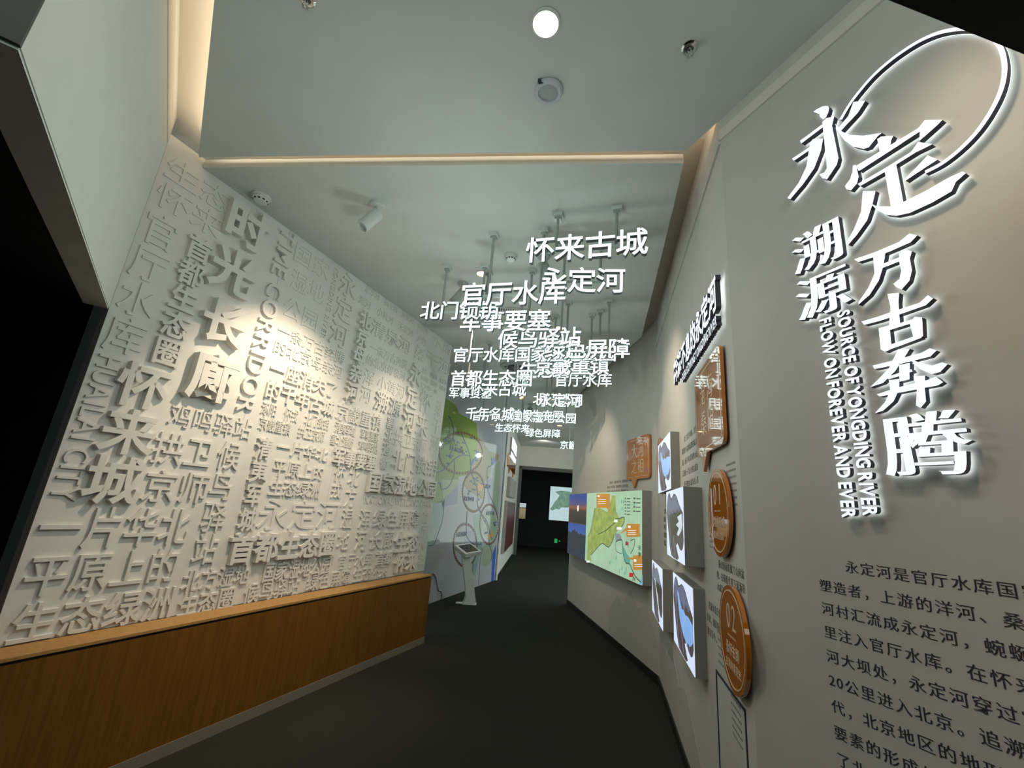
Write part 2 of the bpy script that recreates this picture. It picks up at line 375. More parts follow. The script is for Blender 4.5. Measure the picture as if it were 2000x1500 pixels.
# back wall with dark doorway
BK = Plane((-.6, 16.6), (4.2, 16.15))
bu0 = BK.uv(1008, 1000)[0]
wallbox('wall_back', BK, 0, bu0, 0, ROOF, .15, M['wall'])
wallbox('wall_back.001', BK, bu0, 4.9, BK.uv(1050, 912)[1], ROOF, .15, M['wall'], 'beige wall over the dark doorway')
dz = BK.uv(1050, 912)[1]
fr = MB().box(bu0, 4.9, dz - .12, dz, -.3, .01).box(bu0, bu0 + .10, 0, dz, -.3, .01)
structure(fr.build('door_1', M['dgrey'], mw=BK.mw()), 'dark frame of the wide doorway')
slab('wall_back.002', [(0, 16.75), (-.5, 16.75), (-.5, 21), (5.2, 21), (5.2, 16.4), (4.9, 16.4), (4.9, 20.6), (0, 20.6)], 0, ROOF, M['black'], 'black walls of the dark room')
slab('ceiling.004', [(-.5, 16.7), (5.2, 16.4), (5.2, 21), (-.5, 21)], 3.6, 3.7, M['black'], 'black ceiling of the dark room')
wallbox('wall_left.002', W5, 0, 5.6, 0, ROOF, .15, M['wall'], 'pale wall with orange plaques beyond the map')
structure(MB().box(-.06, .06, 0, ROOF, 0, .03).build('trim_3', M['wall_white'], mw=W5.mw()), 'white corner post at the end of the map wall')
# skirtings
for nm, pl, L in (('baseboard_right', W1, W1.len), ('baseboard_right.001', W2, W2.len)):
    structure(MB().box(0, L, 0, .085, 0, .012).build(nm, M['base'], mw=pl.mw()), 'black skirting strip')
structure(MB().box(0, 5.5, 0, .06, 0, .012).build('baseboard_left', M['base'], mw=W5.mw()))
# pale strip below the right cove, cove glow painted as a cream strip on the left bulkhead, slot end
structure(MB().box(0, 3.2, 3.71, 3.775, 0, .012).build('trim_4', M['cove'], mw=W3.mw()), 'pale strip along the top of the title wall')
structure(MB().box(.0, 2.06, ZC - .02, ROOF - .09, 0, .003).build('trim_5', M['cove'], mw=BU.mw()), 'top of the bulkhead with cove glow painted as a thin cream strip')
structure(MB().box(0, W2.len, 3.69, 3.73, 0, .012).build('trim_6', M['wall'], mw=W2.mw()), 'thin ledge high on the angled wall')

# ------------------------------------------------------------------ relief board and its plinth
bl = BO.len
board = empty('relief_board', BO.mw(), 'tall white relief board covered in raised words above wooden plinth', 'relief board')
MB().box(0, bl, .757, 3.93, -.012, 0).build('front_panel', M['board'], board)
part(MB().box(.012, bl - .012, 0, 3.93, -.10, -.012).build('backing', M['boardside'], board), 'grey backing and edge')
se = MB()
for a, b in (((1.02, 1.02), (.757, 3.9)), ((2.05, 2.05), (.757, 3.9)), ((3.06, 3.06), (.757, 3.9))): se.box(a[0], a[0] + .004, b[0], b[1], 0, .0012)
part(se.build('panel_seam', M['boardside'], board), 'hairline joints')
bx = lambda p: BO.uv(*p)
# (text, first character centre, last character centre, direction h/v/r, size factor across, relief depth, weight)
RELIEF = [
 ('生态', (358,342), (422,386), 'h', .20, .015, .008), ('怀来', (340,394), (404,432), 'h', .20, .015, .008),
 ('官厅水库', (318,456), (240,654), 'v', .87, .018, .004), ('首都生态圈', (386,488), (324,688), 'v', .93, .05, .022),
 ('时', (476,446), None, 'c', .36, .11, .03), ('光', (449,533), None, 'c', .36, .11, .03), ('长', (430,632), None, 'c', .34, .11, .03), ('廊', (411,738), None, 'c', .36, .11, .03),
 ('TIME CORRIDOR', (566,452), (470,806), 'r', .155, .045, .012), ('HUAILAI CITY', (216,692), (120,980), 'r', 0.125, .022, .004),
 ('国家', (592,500), (628,524), 'h', .21, .012, -.006), ('湿地', (584,552), (618,570), 'h', .21, .012, -.006), ('公园', (570,606), (606,622), 'h', .21, .012, -.006),
 ('YONGDING RIVER', (657,520), (631,662), 'r', .062, .018, .004), ('永定河', (678,558), (662,654), 'v', .95, .035, .004),
 ('治水河 桑干河 清泉河 永定河', (718,563), (832,646), 'h', .10, .014, 0), ('浑河 小黄河 无定河 卢沟', (706,588), (828,666), 'h', .11, .014, 0),
 ('北京母亲河', (712,627), (681,765), 'v', .92, .075, .028), ('清泉河', (738,644), (790,674), 'h', 0.2, .03, .008),
 ('桑', (819,689), None, 'c', .21, .025, .012), ('干河', (844,702), (868,716), 'h', .21, .02, .004), ('水库', (854,666), (874,682), 'h', .20, .012, -.008),
 ('一条万古奔腾', (554,650), (663,696), 'h', 0.135, .02, .006), ('的北京母亲河', (546,680), (659,724), 'h', 0.135, .02, .006),
 ('一条万古奔腾', (730,678), (790,714), 'h', 0.125, .014, 0), ('的北京母亲河', (722,704), (786,734), 'h', 0.125, .014, 0),
 ('一座消失了', (540,726), (646,758), 'h', 0.165, .035, .018), ('的千年古城', (531,764), (639,794), 'h', 0.165, .04, .02),
 ('京畿重镇', (668,804), (734,826), 'h', 0.19, .025, .004), ('浑河', (722,738), (712,770), 'v', .95, .012, -.008),
 ('小黄河', (746,750), (782,764), 'h', 0.18, .012, -.004), ('溯源', (744,786), (770,794), 'h', 0.22, .035, .016),
 ('永定河', (808,732), (796,820), 'v', .92, .06, .026),
 ('北京 母亲河 永定河', (826,724), (870,748), 'h', .075, .012, .006), ('妫水河 桑干河 小清河', (824,738), (868,760), 'h', .075, .012, .006), ('天下第一河', (823,751), (850,766), 'h', .07, .012, .006),
 ('怀来', (830,784), (824,830), 'v', .9, .03, .012), ('桑干河', (856,798), (848,866), 'v', .85, .012, -.01),
 ('涿阳 怀戎 北门锁钥 清夷军城 军事要塞', (516,802), (735,851), 'h', 0.118, .02, .004), ('京畿重镇 拱卫京师 塞北通衢 鸡鸣驿站', (512,830), (733,874), 'h', 0.118, .02, .004),
 ('塞北通衢', (762,826), (748,904), 'v', .85, .025, .012), ('拱卫京师', (778,856), (826,870), 'h', 0.2, .014, -.006),
 ('鸡鸣驿站', (352,814), (474,836), 'h', .17, .022, .002), ('怀来城', (278,756), (218,936), 'v', 1.05, .065, .022),
 ('拱卫', (328,876), (388,884), 'h', .22, .03, .006), ('京师', (312,950), (378,952), 'h', .22, .03, .006),
 ('候鸟驿站', (444,890), (404,1072), 'v', .85, .028, .004), ('清夷军城', (513,876), (480,1014), 'v', .85, .05, .022),
 ('一片华北', (553,876), (629,886), 'h', 0.14, .025, .006), ('平原上的', (545,916), (621,922), 'h', 0.15, .025, .006), ('生态绿洲', (537,955), (614,955), 'h', .15, .025, .008),
 ('军事要塞', (660,892), (723,903), 'h', 0.19, .045, .022), ('怀戎', (663,926), (656,958), 'v', .9, .025, .004), ('北方湿地', (692,932), (669,1056), 'v', .85, .02, -.004),
 ('北门锁钥', (776,901), (843,911), 'h', 0.24, .03, .008), ('国家湿地公园', (728,943), (840,953), 'h', 0.235, .065, .024), ('NATIONAL WETLAND PARK', (709,979), (842,981), 'l', 0.09, .014, -.004),
 ('永定河', (534,1006), (642,1006), 'h', 0.27, .015, 0), ('首都生态圈', (467,1071), (635,1060), 'h', 0.235, .075, .026),
 ('浑河', (711,1014), (705,1056), 'v', .85, .022, 0), ('绿色屏障', (740,1014), (808,1012), 'h', 0.215, .028, .008), ('长廊', (732,1056), (757,1052), 'h', 0.22, .022, .002),
 ('生态', (780,1060), (804,1056), 'h', 0.24, .06, .024), ('怀来', (778,1100), (799,1094), 'h', 0.22, .075, .024), ('官厅水库', (830,1010), (820,1094), 'v', .75, .012, -.006),
 ('官厅水库', (667,1098), (717,1092), 'h', 0.155, .016, -.002), ('首都', (740,1090), (756,1088), 'h', 0.15, .04, .018), ('国家湿地公园', (524,1117), (635,1104), 'h', 0.165, .03, .012),
 ('候鸟驿站', (490,1158), (572,1145), 'h', 0.16, .022, .004), ('绿色屏障', (609,1138), (673,1127), 'h', 0.155, .022, .004), ('生态怀来', (697,1123), (748,1114), 'h', 0.155, .022, 0),
 ('一片华北', (120,1026), (340,1031), 'h', 0.25, .03, .006), ('平原上的', (92,1118), (317,1107), 'h', 0.225, .03, .008), ('生态绿洲', (69,1207), (307,1184), 'h', 0.205, .03, .012),
 ('北方湿地', (372,1134), (471,1123), 'h', .15, .025, .006), ('生态圈', (365,1181), (440,1167), 'h', .16, .035, .016),
]
for txt, a, b, kind, size, dep, wt in RELIEF:
    mb = MB(); (u0, z0) = bx(a); dep *= .56
    if kind == 'c':
        put(mb, txt, u0, z0, size, size, 0, dep, wt)
    else:
        u1, z1 = bx(b); n = len(txt)
        if kind == 'h':
            p = (u1 - u0) / (n - 1); z = (z0 + z1) / 2
            for i, ch in enumerate(txt):
                if ch != ' ': put(mb, ch, u0 + p * i, z, p * 1.0, size, 0, dep, wt)
                else: mb.build('raised_word', M['board'], board); mb = MB()
        elif kind == 'v':
            p = (z0 - z1) / (n - 1); u = (u0 + u1) / 2
            for i, ch in enumerate(txt): put(mb, ch, u, z0 - p * i, p * size, p * 1.0, 0, dep, wt)
        else:                                # a line of Latin letters, level ('l') or turned to read downward ('r')
            adv = [glyph(c)[1] + .09 if c != ' ' else .28 for c in txt]; tot = sum(adv)
            L = (u1 - u0) if kind == 'l' else (z0 - z1); k = L / tot; acc = 0
            for c, w_ in zip(txt, adv):
                m_ = (acc + w_ / 2) * k; acc += w_
                if c == ' ': mb.build('raised_word', M['board'], board); mb = MB(); continue
                if kind == 'l': put(mb, c, u0 + m_, (z0 + z1) / 2, k, size * 1.3, 0, dep, wt)
                else: put(mb, c, (u0 + u1) / 2, z0 - m_, k, size * 1.3, 0, dep, wt, rot=-math.pi / 2)
    mb.build('raised_word', M['board'], board)
# plinth
PL = Plane((-2.30, 2.44), (-.793, 5.868))
pll = PL.len
PX = -.6
plinth = empty('plinth', PL.mw(), 'long oak veneered plinth along the foot of the white relief board', 'plinth')
dpt = .198
MB().box(PX, pll, .07, .722, -dpt, 0).build('front_panel', M['wood'], plinth)
part(MB().box(PX, pll - .004, .722, .738, -dpt, -.012).build('shadow_gap', M['gap'], plinth), 'dark shadow gap')
part(MB().box(PX, pll + .004, .738, .7565, -dpt, .002).build('ledge', M['woodtop'], plinth, .002), 'pale oak ledge')
part(MB().box(PX, pll, 0, .07, -dpt, .004).build('kick_plate', M['toe'], plinth), 'grey kick plate')

# ------------------------------------------------------------------ hanging words
SIGNS = [  # text, left end centre in the photograph, right end, pitch, label
 ('怀来古城', (1055,487), (1234,472), .222, 'topmost glowing hanging word sign, large, on two rods near the front'),
 ('永定河', (1081,546), (1193,547), .236, 'glowing hanging word sign just below the topmost, partly behind its left neighbour'),
 ('官厅水库', (924,575), (1079,569), .215, 'large glowing four character hanging sign at front left of the cluster'),
 ('北门锁钥', (840,606), (955,606), .19, 'glowing hanging sign sticking out furthest to the left of the cluster'),
 ('军事要塞', (919,627), (1053,625), .22, 'glowing hanging sign directly under the large front left sign'),
 ('候鸟驿站', (992,662), (1114,658), .22, 'glowing hanging sign half hidden above the sign with 绿色屏障'),
 ('绿色屏障', (1084,682), (1209,680), .22, 'glowing hanging sign reaching furthest right at mid height'),
 ('官厅水库国家湿地公园', (899,693), (1187,690), .19, 'widest hanging sign of ten glowing characters, upper of the two such'),
 ('生态怀来', (1032,722), (1142,720), .236, 'glowing hanging sign mostly hidden behind 京畿重镇'),
 ('京畿重镇', (1061,715), (1171,715), .21, 'glowing hanging sign reading 京畿重镇 below the rightmost sign'),
 ('首都生态圈', (895,739), (1024,738), .21, 'five character glowing hanging sign at the left below mid height'),
 ('官厅水库', (1096,742), (1181,742), .19, 'smaller glowing sign hanging alone at right below 京畿重镇'),
 ('怀来古城', (932,760), (1014,760), .20, 'glowing hanging sign tucked under the five character sign'),
 ('军事要塞', (887,767), (951,768), .17, 'small glowing hanging sign lowest at far left of the middle rows'),
 ('北门锁钥', (1053,779), (1126,781), .20, 'glowing hanging sign hidden behind the lower 永定河'),
 ('永定河', (1064,781), (1121,782), .20, 'lower three character glowing hanging sign on the right'),
 ('千年名城', (921,807), (992,808), .19, 'glowing hanging sign reading 千年名城 low on the left'),
 ('官厅水库国家湿地公园', (931,812), (1115,817), .19, 'lower of the two ten character hanging signs'),
 ('首都生态圈', (1008,809), (1090,812), .20, 'glowing five character sign behind the lower ten character sign'),
 ('生态怀来', (975,835), (1026,837), .165, 'small far glowing hanging sign above the dark doorway'),
 ('绿色屏障', (1035,845), (1086,847), .19, 'small far glowing hanging sign right of the small 生态怀来'),
 ('京畿重镇', (1102,869), (1153,871), .20, 'lowest far glowing hanging sign cut off by the angled wall'),
]
def ray(p): return ROT @ Vector((p[0] - 1000, 750 - p[1], F))
for txt, a, b, pitch, lab in SIGNS:
    n = len(txt); r1, r2 = ray(a), ray(b); k = r1.z / r2.z; v = r1.xy - r2.xy * k; t = (n - 1) * pitch / v.length
    P1, P2 = CAM + r1 * t, CAM + r2 * (k * t); z = P1.z
    pl = Plane(P1.xy, P2.xy); mw = pl.mw(0, z); L = (n - 1) * pitch
    root = empty('hanging_sign', mw, lab, 'hanging sign', 'glowing words hung from the ceiling')
    hs = pitch * 1.03
    for i, ch in enumerate(txt):
        mb = MB(); put(mb, ch, pitch * i, 0, hs, hs, .0, .003, .010)
        le = mb.build('letter', M['glow'], root)
        mb = MB(); put(mb, ch, pitch * i, 0, hs, hs, -.036, -.0005, .010, front=False, back=True)
        mb.build('letter_return', M['lside'], le)
    MB().box(-pitch * .2, L + pitch * .2, -.012, .012, -.05, -.034).build('rail', M['clear'], root)
    for fx in ((.5, n - 1.5) if n > 3 else (.35, n - 1.35)):
        x = fx * pitch; zt = ZC - z
        part(MB().tube([(x, -.01, -.055), (x, zt - .03, -.055)], .0115).build('rod', M['rod'], root), 'thin metal rod')
        m2 = MB().box(x - .038, x + .038, zt - .03, zt, -.093, -.017).build('ceiling_mount', M['clear'], root)
        MB().box(x - .024, x + .024, zt - .052, zt - .03, -.079, -.031).build('mount_nut', M['rod'], m2)

# ------------------------------------------------------------------ ceiling fittings
def ceil_at(px, py, z=ZC):
    d = ray((px, py)); t = (z - EYE) / d.z; return CAM + d * t
def down(P): return Matrix(((1, 0, 0, P.x), (0, -1, 0, P.y), (0, 0, -1, P.z), (0, 0, 0, 1)))   # local +z points down
def downlight(px, py, r, label, m='lamp'):
    P = ceil_at(px, py); e = empty('downlight', down(P), label, 'ceiling light')
    MB().lathe([(r * 1.16, 0), (r * 1.16, .006), (r, .010), (r * .98, .004)], 36).build('trim_ring', M['lampwhite'], e)
    part(MB().lathe([(r * .98, .004), (r * .8, .007), (.0001, .009)], 36).build('lens', M[m], e), 'glowing lens')
downlight(1066, 45, .060, 'bright round recessed lamp in front ceiling panel')
downlight(942, 534, .055, 'lit recessed lamp behind the front rods', 'lampw')
downlight(1092, 640, .055, 'lit recessed lamp showing beside the sign with 候鸟驿站', 'lampw')
downlight(868, 771, .07, 'small lit lamp low over the map wall at left', 'lamp')
downlight(1093, 831, .07, 'small lit lamp far back above the doorway', 'lampw')
P = ceil_at(1071, 177); e = empty('ceiling_speaker', down(P), 'round white speaker fitting with grey middle behind bright lamp', 'ceiling speaker')
MB().lathe([(.077, 0), (.077, .014), (.070, .022), (.055, .022), (.052, .014)], 40).build('rim', mat('lavender_plastic', (.46, .47, .52), .4), e)
part(MB().lathe([(.052, .014), (.0001, .016)], 40).build('grille', M['greyp'], e), 'grey grille disc')
part(MB().box(-.062, -.030, .060, .063, .0, .0225).box(-.058, -.034, .0545, .057, 0, .0225).build('marking', M['ink'], e), 'tiny dark marking')
def sprinkler(px, py, label):
    P = ceil_at(px, py); e = empty('sprinkler_head', down(P), label, 'sprinkler', 'ceiling sprinklers')
    MB().lathe([(.038, 0), (.038, .003), (.030, .009), (.018, .010), (.014, .004)], 28).build('escutcheon', M['chrome'], e)
    MB().lathe([(.010, .0), (.010, .024), (.006, .028), (.0001, .028)], 16).tube([(-.010, 0, .02), (-.014, 0, .034), (-.004, 0, .047)], .0022, 6).tube([(.010, 0, .02), (.014, 0, .034), (.004, 0, .047)], .0022, 6).build('frame', M['chrome'], e)
    d = MB().lathe([(.0001, .046), (.006, .046), (.006, .049), (.0001, .049)], 16)
    for i in range(12):
        a = i * math.pi / 6; d.tube([(.005 * math.cos(a), .005 * math.sin(a), .0475), (.017 * math.cos(a), .017 * math.sin(a), .050)], .0016, 5)
    d.build('deflector', M['chrome'], e)
sprinkler(1347, 93, 'chrome sprinkler head right of the bright lamp')
sprinkler(600, -2, 'chrome sprinkler head cut by the top edge of the photo')
def detector(px, py, r, label):
    P = ceil_at(px, py); e = empty('smoke_detector', down(P), label, 'smoke detector', 'ceiling smoke detectors')
    MB().lathe([(r, 0), (r, .018), (r * .96, .022)], 32).build('base', M['white'], e)
    MB().lathe([(r * .92, .022), (r * .86, .034), (r * .62, .050), (r * .55, .052), (.0001, .052)], 32).build('cover', M['white'], e)
    v = MB()
    for i in range(10):
        a = i * math.pi / 5; M4 = Matrix.Rotation(a, 4, 'Z')
        v.add([M4 @ Vector(q) for q in ((r * .80, -.009, .037), (r * .80, .009, .037), (r * .68, .009, .0455), (r * .68, -.009, .0455))], [(0, 1, 2, 3)])
        k = len(v.v)
        v.v[k - 4:] = [tuple(Vector(q) * 1.01) for q in v.v[k - 4:]]
    part(v.build('slot', M['ink'], e), 'dark sensing slots')
detector(511, 384, .070, 'white smoke detector close to the relief board top edge')
detector(998, 499, .058, 'white smoke detector left of the topmost hanging sign')
def spotlight(px, py, aim, r, ln, label, lit=None, m='lampwhite'):
    P = ceil_at(px, py); e = empty('spotlight', down(P), label, 'spotlight', 'ceiling spotlights')
    MB().lathe([(.0001, .0), (.056, 0), (.056, .028), (.050, .034), (.0001, .034)], 32).build('canopy', M[m], e)
    MB().tube([(0, 0, .03), (0, 0, .10)], .010).build('stem', M[m], e)
    a = Vector(aim).normalized(); al = Vector((a.x, -a.y, -a.z))
    q = al.to_track_quat('Z', 'Y').to_matrix().to_4x4(); M4 = Matrix.Translation(Vector((0, 0, .105))) @ q
    MB().lathe([(.0001, -.02), (r, -.02), (r, .02), (r * .96, .022), (r * .96, .026), (r, .028), (r, ln), (r * .86, ln), (r * .82, ln - .03), (.0001, ln - .03)], 32, M4).build('head', M[m], e)
    if lit: part(MB().lathe([(r * .81, ln - .028), (.0001, ln - .026)], 24, M4).build('lens', M[lit], e), 'glowing lens')
spotlight(738, 398, (-.40, -.28, -.85), .050, .17, 'white cylinder spotlight left of the hanging signs', None)
spotlight(1062, 498, (.42, .1, -.9), .050, .17, 'grey spotlight peeking below the topmost sign', None, 'greyp')
spotlight(905, 553, (-.6, .2, -.75), .045, .15, 'spotlight behind the large front left hanging sign', None, 'greyp')
spotlight(1073, 625, (.1, .2, -1), .05, .13, 'white spotlight above the sign with 候鸟驿站', None)
spotlight(1014, 753, (.35, -.35, -.8), .05, .17, 'warm lit spotlight low among the hanging signs', 'lampw', 'lampwhite')
spotlight(1036, 789, (.2, -.5, -.8), .06, .16, 'far dark spotlight left of the lower 永定河', 'lampw', 'greyp')
# air conditioning grille and round diffuser
P = ceil_at(1000, 607); e = empty('air_vent', down(P), 'rectangular slatted air vent behind the sign with 军事要塞', 'air vent')
MB().box(-.20, .20, -.09, .09, 0, .012).build('frame', M['lampwhite'], e)
sl = MB()
for i in range(14): sl.box(-.18 + i * .027, -.168 + i * .027, -.07, .07, .012, .016)
part(sl.build('slats', M['ink'], e), 'dark slats')
P = ceil_at(1009, 716); e = empty('round_diffuser', down(P), 'round grey ceiling diffuser under the widest hanging sign', 'air diffuser')
MB().lathe([(.28, 0), (.27, .02), (.21, .035), (.20, .02)], 40).build('rim', M['vent'], e)
part(MB().lathe([(.20, .02), (.10, .03), (.0001, .035)], 40).build('throat', M['ink'], e), 'dark throat')
vv = MB()
for i in range(8):
    a = i * math.pi / 4; vv.tube([(0, 0, .038), (.21 * math.cos(a), .21 * math.sin(a), .034)], .005, 5)
vv.build('vanes', M['vent'], e)

# ------------------------------------------------------------------ title on the right wall
def wpx(pl, origin, scale, pts, off): return [pl.uv(origin[0] + x / scale, origin[1] + y / scale, off) for x, y in pts]
ZA, SA = (1500, 0), 3.0
ZB, SB = (1500, 400), 2.5
OFF0, OFF1 = .011, .036
def channel(name, polys, label, group='backlit title characters'):
    us = [p[0] for q in polys for p in q]; zs = [p[1] for q in polys for p in q]
    u, z = (min(us) + max(us)) / 2, (min(zs) + max(zs)) / 2
    e = empty(name, W3.mw(u, z), label, 'lit letter', group)
    fa, sd, bk = MB(), MB(), MB()
    for q in polys:
        q = [(a - u, b - z) for a, b in q]
        fa.prism(q, OFF1 - .001, OFF1, back=False, side=False); sd.prism(q, OFF0, OFF1 - .0005, front=False, back=False); bk.prism(q, OFF0, OFF0 + .001, front=False, side=False)
    part(fa.build('face', M['tglow'], e), 'glowing white face'); part(sd.build('return', M['tside'], e), 'dark side'); part(bk.build('halo', M['halo'], e), 'light thrown back on the wall')
YONG = [[(265,655),(285,640),(320,622),(350,620),(358,632),(352,660),(340,685),(325,700),(310,690),(300,670),(285,663)],
 [(187,825),(318,728),(322,745),(195,841)], [(318,715),(340,692),(388,683),(374,735),(412,925),(402,965),(345,1050),(320,1045),(300,1022),(330,1010),(345,985)],
 [(140,930),(245,860),(248,876),(152,942)], [(245,842),(262,815),(322,812),(310,880),(270,985),(200,1085),(130,1168),(113,1160),(180,1070),(225,975)],
 [(500,597),(570,590),(525,660),(430,764),(415,745),(470,680)], [(392,725),(415,742),(432,770),(480,791),(560,795),(635,783),(668,778),(640,800),(590,862),(560,872),(500,858),(450,825),(415,778)]]
DING = [[(640,815),(662,800),(735,795),(720,822),(716,852),(655,890)], [(497,970),(515,965),(520,985),(530,1035),(520,1075),(485,1115),(460,1110),(450,1090),(480,1050),(495,1005)],
 [(515,972),(882,750),(918,704),(1022,702),(988,735),(886,826),(890,770),(532,1002)], [(525,1078),(690,983),(838,890),(880,832),(962,845),(870,890),(755,962),(690,1004),(540,1090)],
 [(683,1000),(750,960),(792,1182),(720,1212)], [(798,1050),(860,990),(935,910),(992,935),(915,985),(806,1059)], [(555,1120),(630,1118),(610,1200),(580,1290),(520,1375),(470,1435),(455,1425),(500,1350),(545,1240)],
 [(600,1192),(640,1210),(720,1210),(800,1180),(930,1115),(1060,1040),(1140,1005),(1158,1015),(1100,1065),(1075,1120),(960,1187),(830,1247),(750,1264),(690,1257),(640,1232)]]
WAN = [[(420,266),(520,232),(640,181),(690,140),(728,149),(695,183),(570,238),(440,279)], [(512,240),(575,222),(562,300),(540,370),(495,440),(441,488),(442,474),(490,405),(520,335)],
 [(556,290),(640,256),(640,238),(665,218),(702,226),(692,262),(702,320),(690,370),(652,413),(625,402),(612,386),(642,362),(650,320),(640,276),(560,308)]]
GU = [[(455,570),(540,545),(600,524),(740,478),(780,441),(806,456),(770,490),(640,536),(540,568),(470,586)], [(583,435),(640,430),(636,475),(644,578),(590,602),(598,500)],
 [(540,602),(592,588),(604,702),(572,718),(550,706)], [(690,572),(718,546),(752,550),(756,642),(712,656)], [(588,594),(700,560),(712,574),(594,612)], [(592,684),(720,640),(752,648),(602,704)]]
BEN = [[(510,785),(620,758),(750,722),(790,700),(822,711),(792,740),(650,776),(520,802)], [(635,705),(692,703),(662,750),(620,812),(560,870),(498,891),(540,850),(592,795)],
 [(690,752),(740,770),(800,785),(850,769),(876,778),(840,816),(800,826),(740,802)], [(580,840),(700,802),(706,814),(588,853)], [(640,782),(692,772),(690,852),(642,864)],
 [(530,925),(640,890),(780,855),(820,839),(854,866),(830,881),(700,906),(545,936)], [(590,856),(640,850),(640,902),(612,960),(560,1006),(521,1018),(570,965),(597,908)], [(710,838),(766,834),(765,900),(771,960),(745,991),(722,980),(727,900)]]
channel('title_character', [wpx(W3, ZA, SA, q, OFF1) for q in YONG], 'large backlit character 永, topmost of the wall title')
channel('title_character', [wpx(W3, ZA, SA, q, OFF1) for q in DING], 'large backlit character 定 under the ring')
channel('title_character', [wpx(W3, ZB, SB, q, OFF1) for q in WAN], 'backlit character 万, first below the large pair')
channel('title_character', [wpx(W3, ZB, SB, q, OFF1) for q in GU], 'backlit character 古 between two others of the right column')
channel('title_character', [wpx(W3, ZB, SB, q, OFF1) for q in BEN], 'backlit character 奔, second from bottom of right column')
def channel_glyph(ch, u, z, w, h, label):
    e = empty('title_character', W3.mw(u, z), label, 'lit letter', 'backlit title characters')
    a, b, c = MB(), MB(), MB()
    put(a, ch, 0, 0, w, h, OFF1 - .001, OFF1, .026, -.006, side=False); put(b, ch, 0, 0, w, h, OFF0, OFF1 - .0005, .026, -.006, front=False); put(c, ch, 0, 0, w, h, OFF0, OFF0 + .001, .026, -.006, front=False, side=False, back=True)
    part(a.build('face', M['tglow'], e), 'glowing white face'); part(b.build('return', M['tside'], e), 'dark side'); part(c.build('halo', M['halo'], e), 'light thrown back on the wall')
T1, T2, T3 = W3.uv(1803, 866, OFF1), W3.uv(1595, 481, OFF1), W3.uv(1604, 572, OFF1)
channel_glyph('腾', *T1, .22, .215, 'backlit character 腾 at the bottom of the right column')
channel_glyph('溯', *T2, .205, .20, 'backlit character 溯, upper of the left pair')
channel_glyph('源', *T3, .205, .20, 'backlit character 源, lower of the left pair')
ringp = [(425,700),(450,655),(500,578),(600,458),(700,366),(800,292),(900,232),(1000,191),(1100,171),(1180,168),(1260,185),(1325,228),(1368,295),(1386,400),(1366,520),(1310,642),(1230,762),(1130,868),(1020,955),(920,1008)]
rp = wpx(W3, ZA, SA, ringp, OFF1)
def smoothline(pts, n=4):
    out = []
    for i in range(len(pts) - 1):
        p0, p1, p2, p3 = pts[max(i - 1, 0)], pts[i], pts[i + 1], pts[min(i + 2, len(pts) - 1)]
        for k in range(n):
            t = k / n
            out.append(tuple(.5 * (2 * b + (c - a) * t + (2 * a - 5 * b + 4 * c - d) * t * t + (3 * b - a - 3 * c + d) * t ** 3) for a, b, c, d in zip(p0, p1, p2, p3)))
    return out + [pts[-1]]
rl = smoothline(rp); u, z = .80, 3.25
e = empty('title_ring', W3.mw(u, z), 'thin backlit open ring behind the two large title characters', 'lit ring')
rl = [(a - u, b - z) for a, b in rl]; Wd = .0115
part(MB().ribbon(rl, Wd, OFF1 - .002, OFF1).build('face', M['tglow'], e), 'glowing white face')
part(MB().ribbon(rl, Wd, OFF0 + .001, OFF1 - .003).build('return', M['tside'], e), 'dark side')
part(MB().ribbon(rl, Wd, OFF0 - .001, OFF0).build('halo', M['halo'], e), 'light thrown back on the wall')
E1, E2, E3, E4 = W3.uv(1645, 606, .033), W3.uv(1701, 1008, .033), W3.uv(1609, 620, .033), W3.uv(1660, 1012, .033)
for txt, uu, z0, z1, lab in (('SOURCE OF YONGDING RIVER', (E1[0] + E2[0]) / 2, E1[1], E2[1], 'right line of small backlit English letters reading downward'), ('FLOW ON FOREVER AND EVER', (E3[0] + E4[0]) / 2, E3[1], E4[1], 'left line of small backlit English letters reading downward')):
    e = empty('title_line', W3.mw(uu, (z0 + z1) / 2), lab, 'lit lettering')
    adv = [glyph(c)[1] + .10 if c != ' ' else .20 for c in txt]; k = (z0 - z1) / sum(adv); acc = 0
    for c, w_ in zip(txt, adv):
        m_ = (z0 - z1) / 2 - (acc + w_ / 2) * k; acc += w_
        if c == ' ': continue
        a, b, d = MB(), MB(), MB(); kw = dict(rot=-math.pi / 2)
        put(a, c, 0, m_, k * .98, .060, .032, .033, .032, side=False, **kw); put(b, c, 0, m_, k * .98, .060, OFF0, .0325, .032, front=False, **kw); put(d, c, 0, m_, k * .98, .060, OFF0, OFF0 + .001, .032, front=False, side=False, back=True, **kw)
        le = a.build('letter', M['tglow'], e); b.build('letter_return', M['tside'], le); d.build('letter_halo', M['halo'], le)
# printed paragraph
LINES = ['　　永定河是官厅水库国家', '塑造者，上游的洋河、桑干', '河村汇流成永定河，蜿蜒曲', '里注入官厅水库。在怀来的', '河大坝处，永定河穿过官厅', '20公里进入北京。追溯古', '代，北京地区的地形地', '要素的形成与永定', '了北京城']
e = empty('wall_paragraph', W3.mw(.325, 1.54), 'black printed paragraph on the wall below the title', 'wall text')
for i, ln in enumerate(LINES):
    mb = MB(); x = 0
    for ch in ln:
        if ch in '　': x += .0475; continue
        half = ch.isdigit()
        put(mb, ch, x - (.012 if half else 0), -.0755 * i, .043, .043, 0, .0012, .008, -.008); x += .0255 if half else .0475
    mb.build('text_line', M['ink'], e)

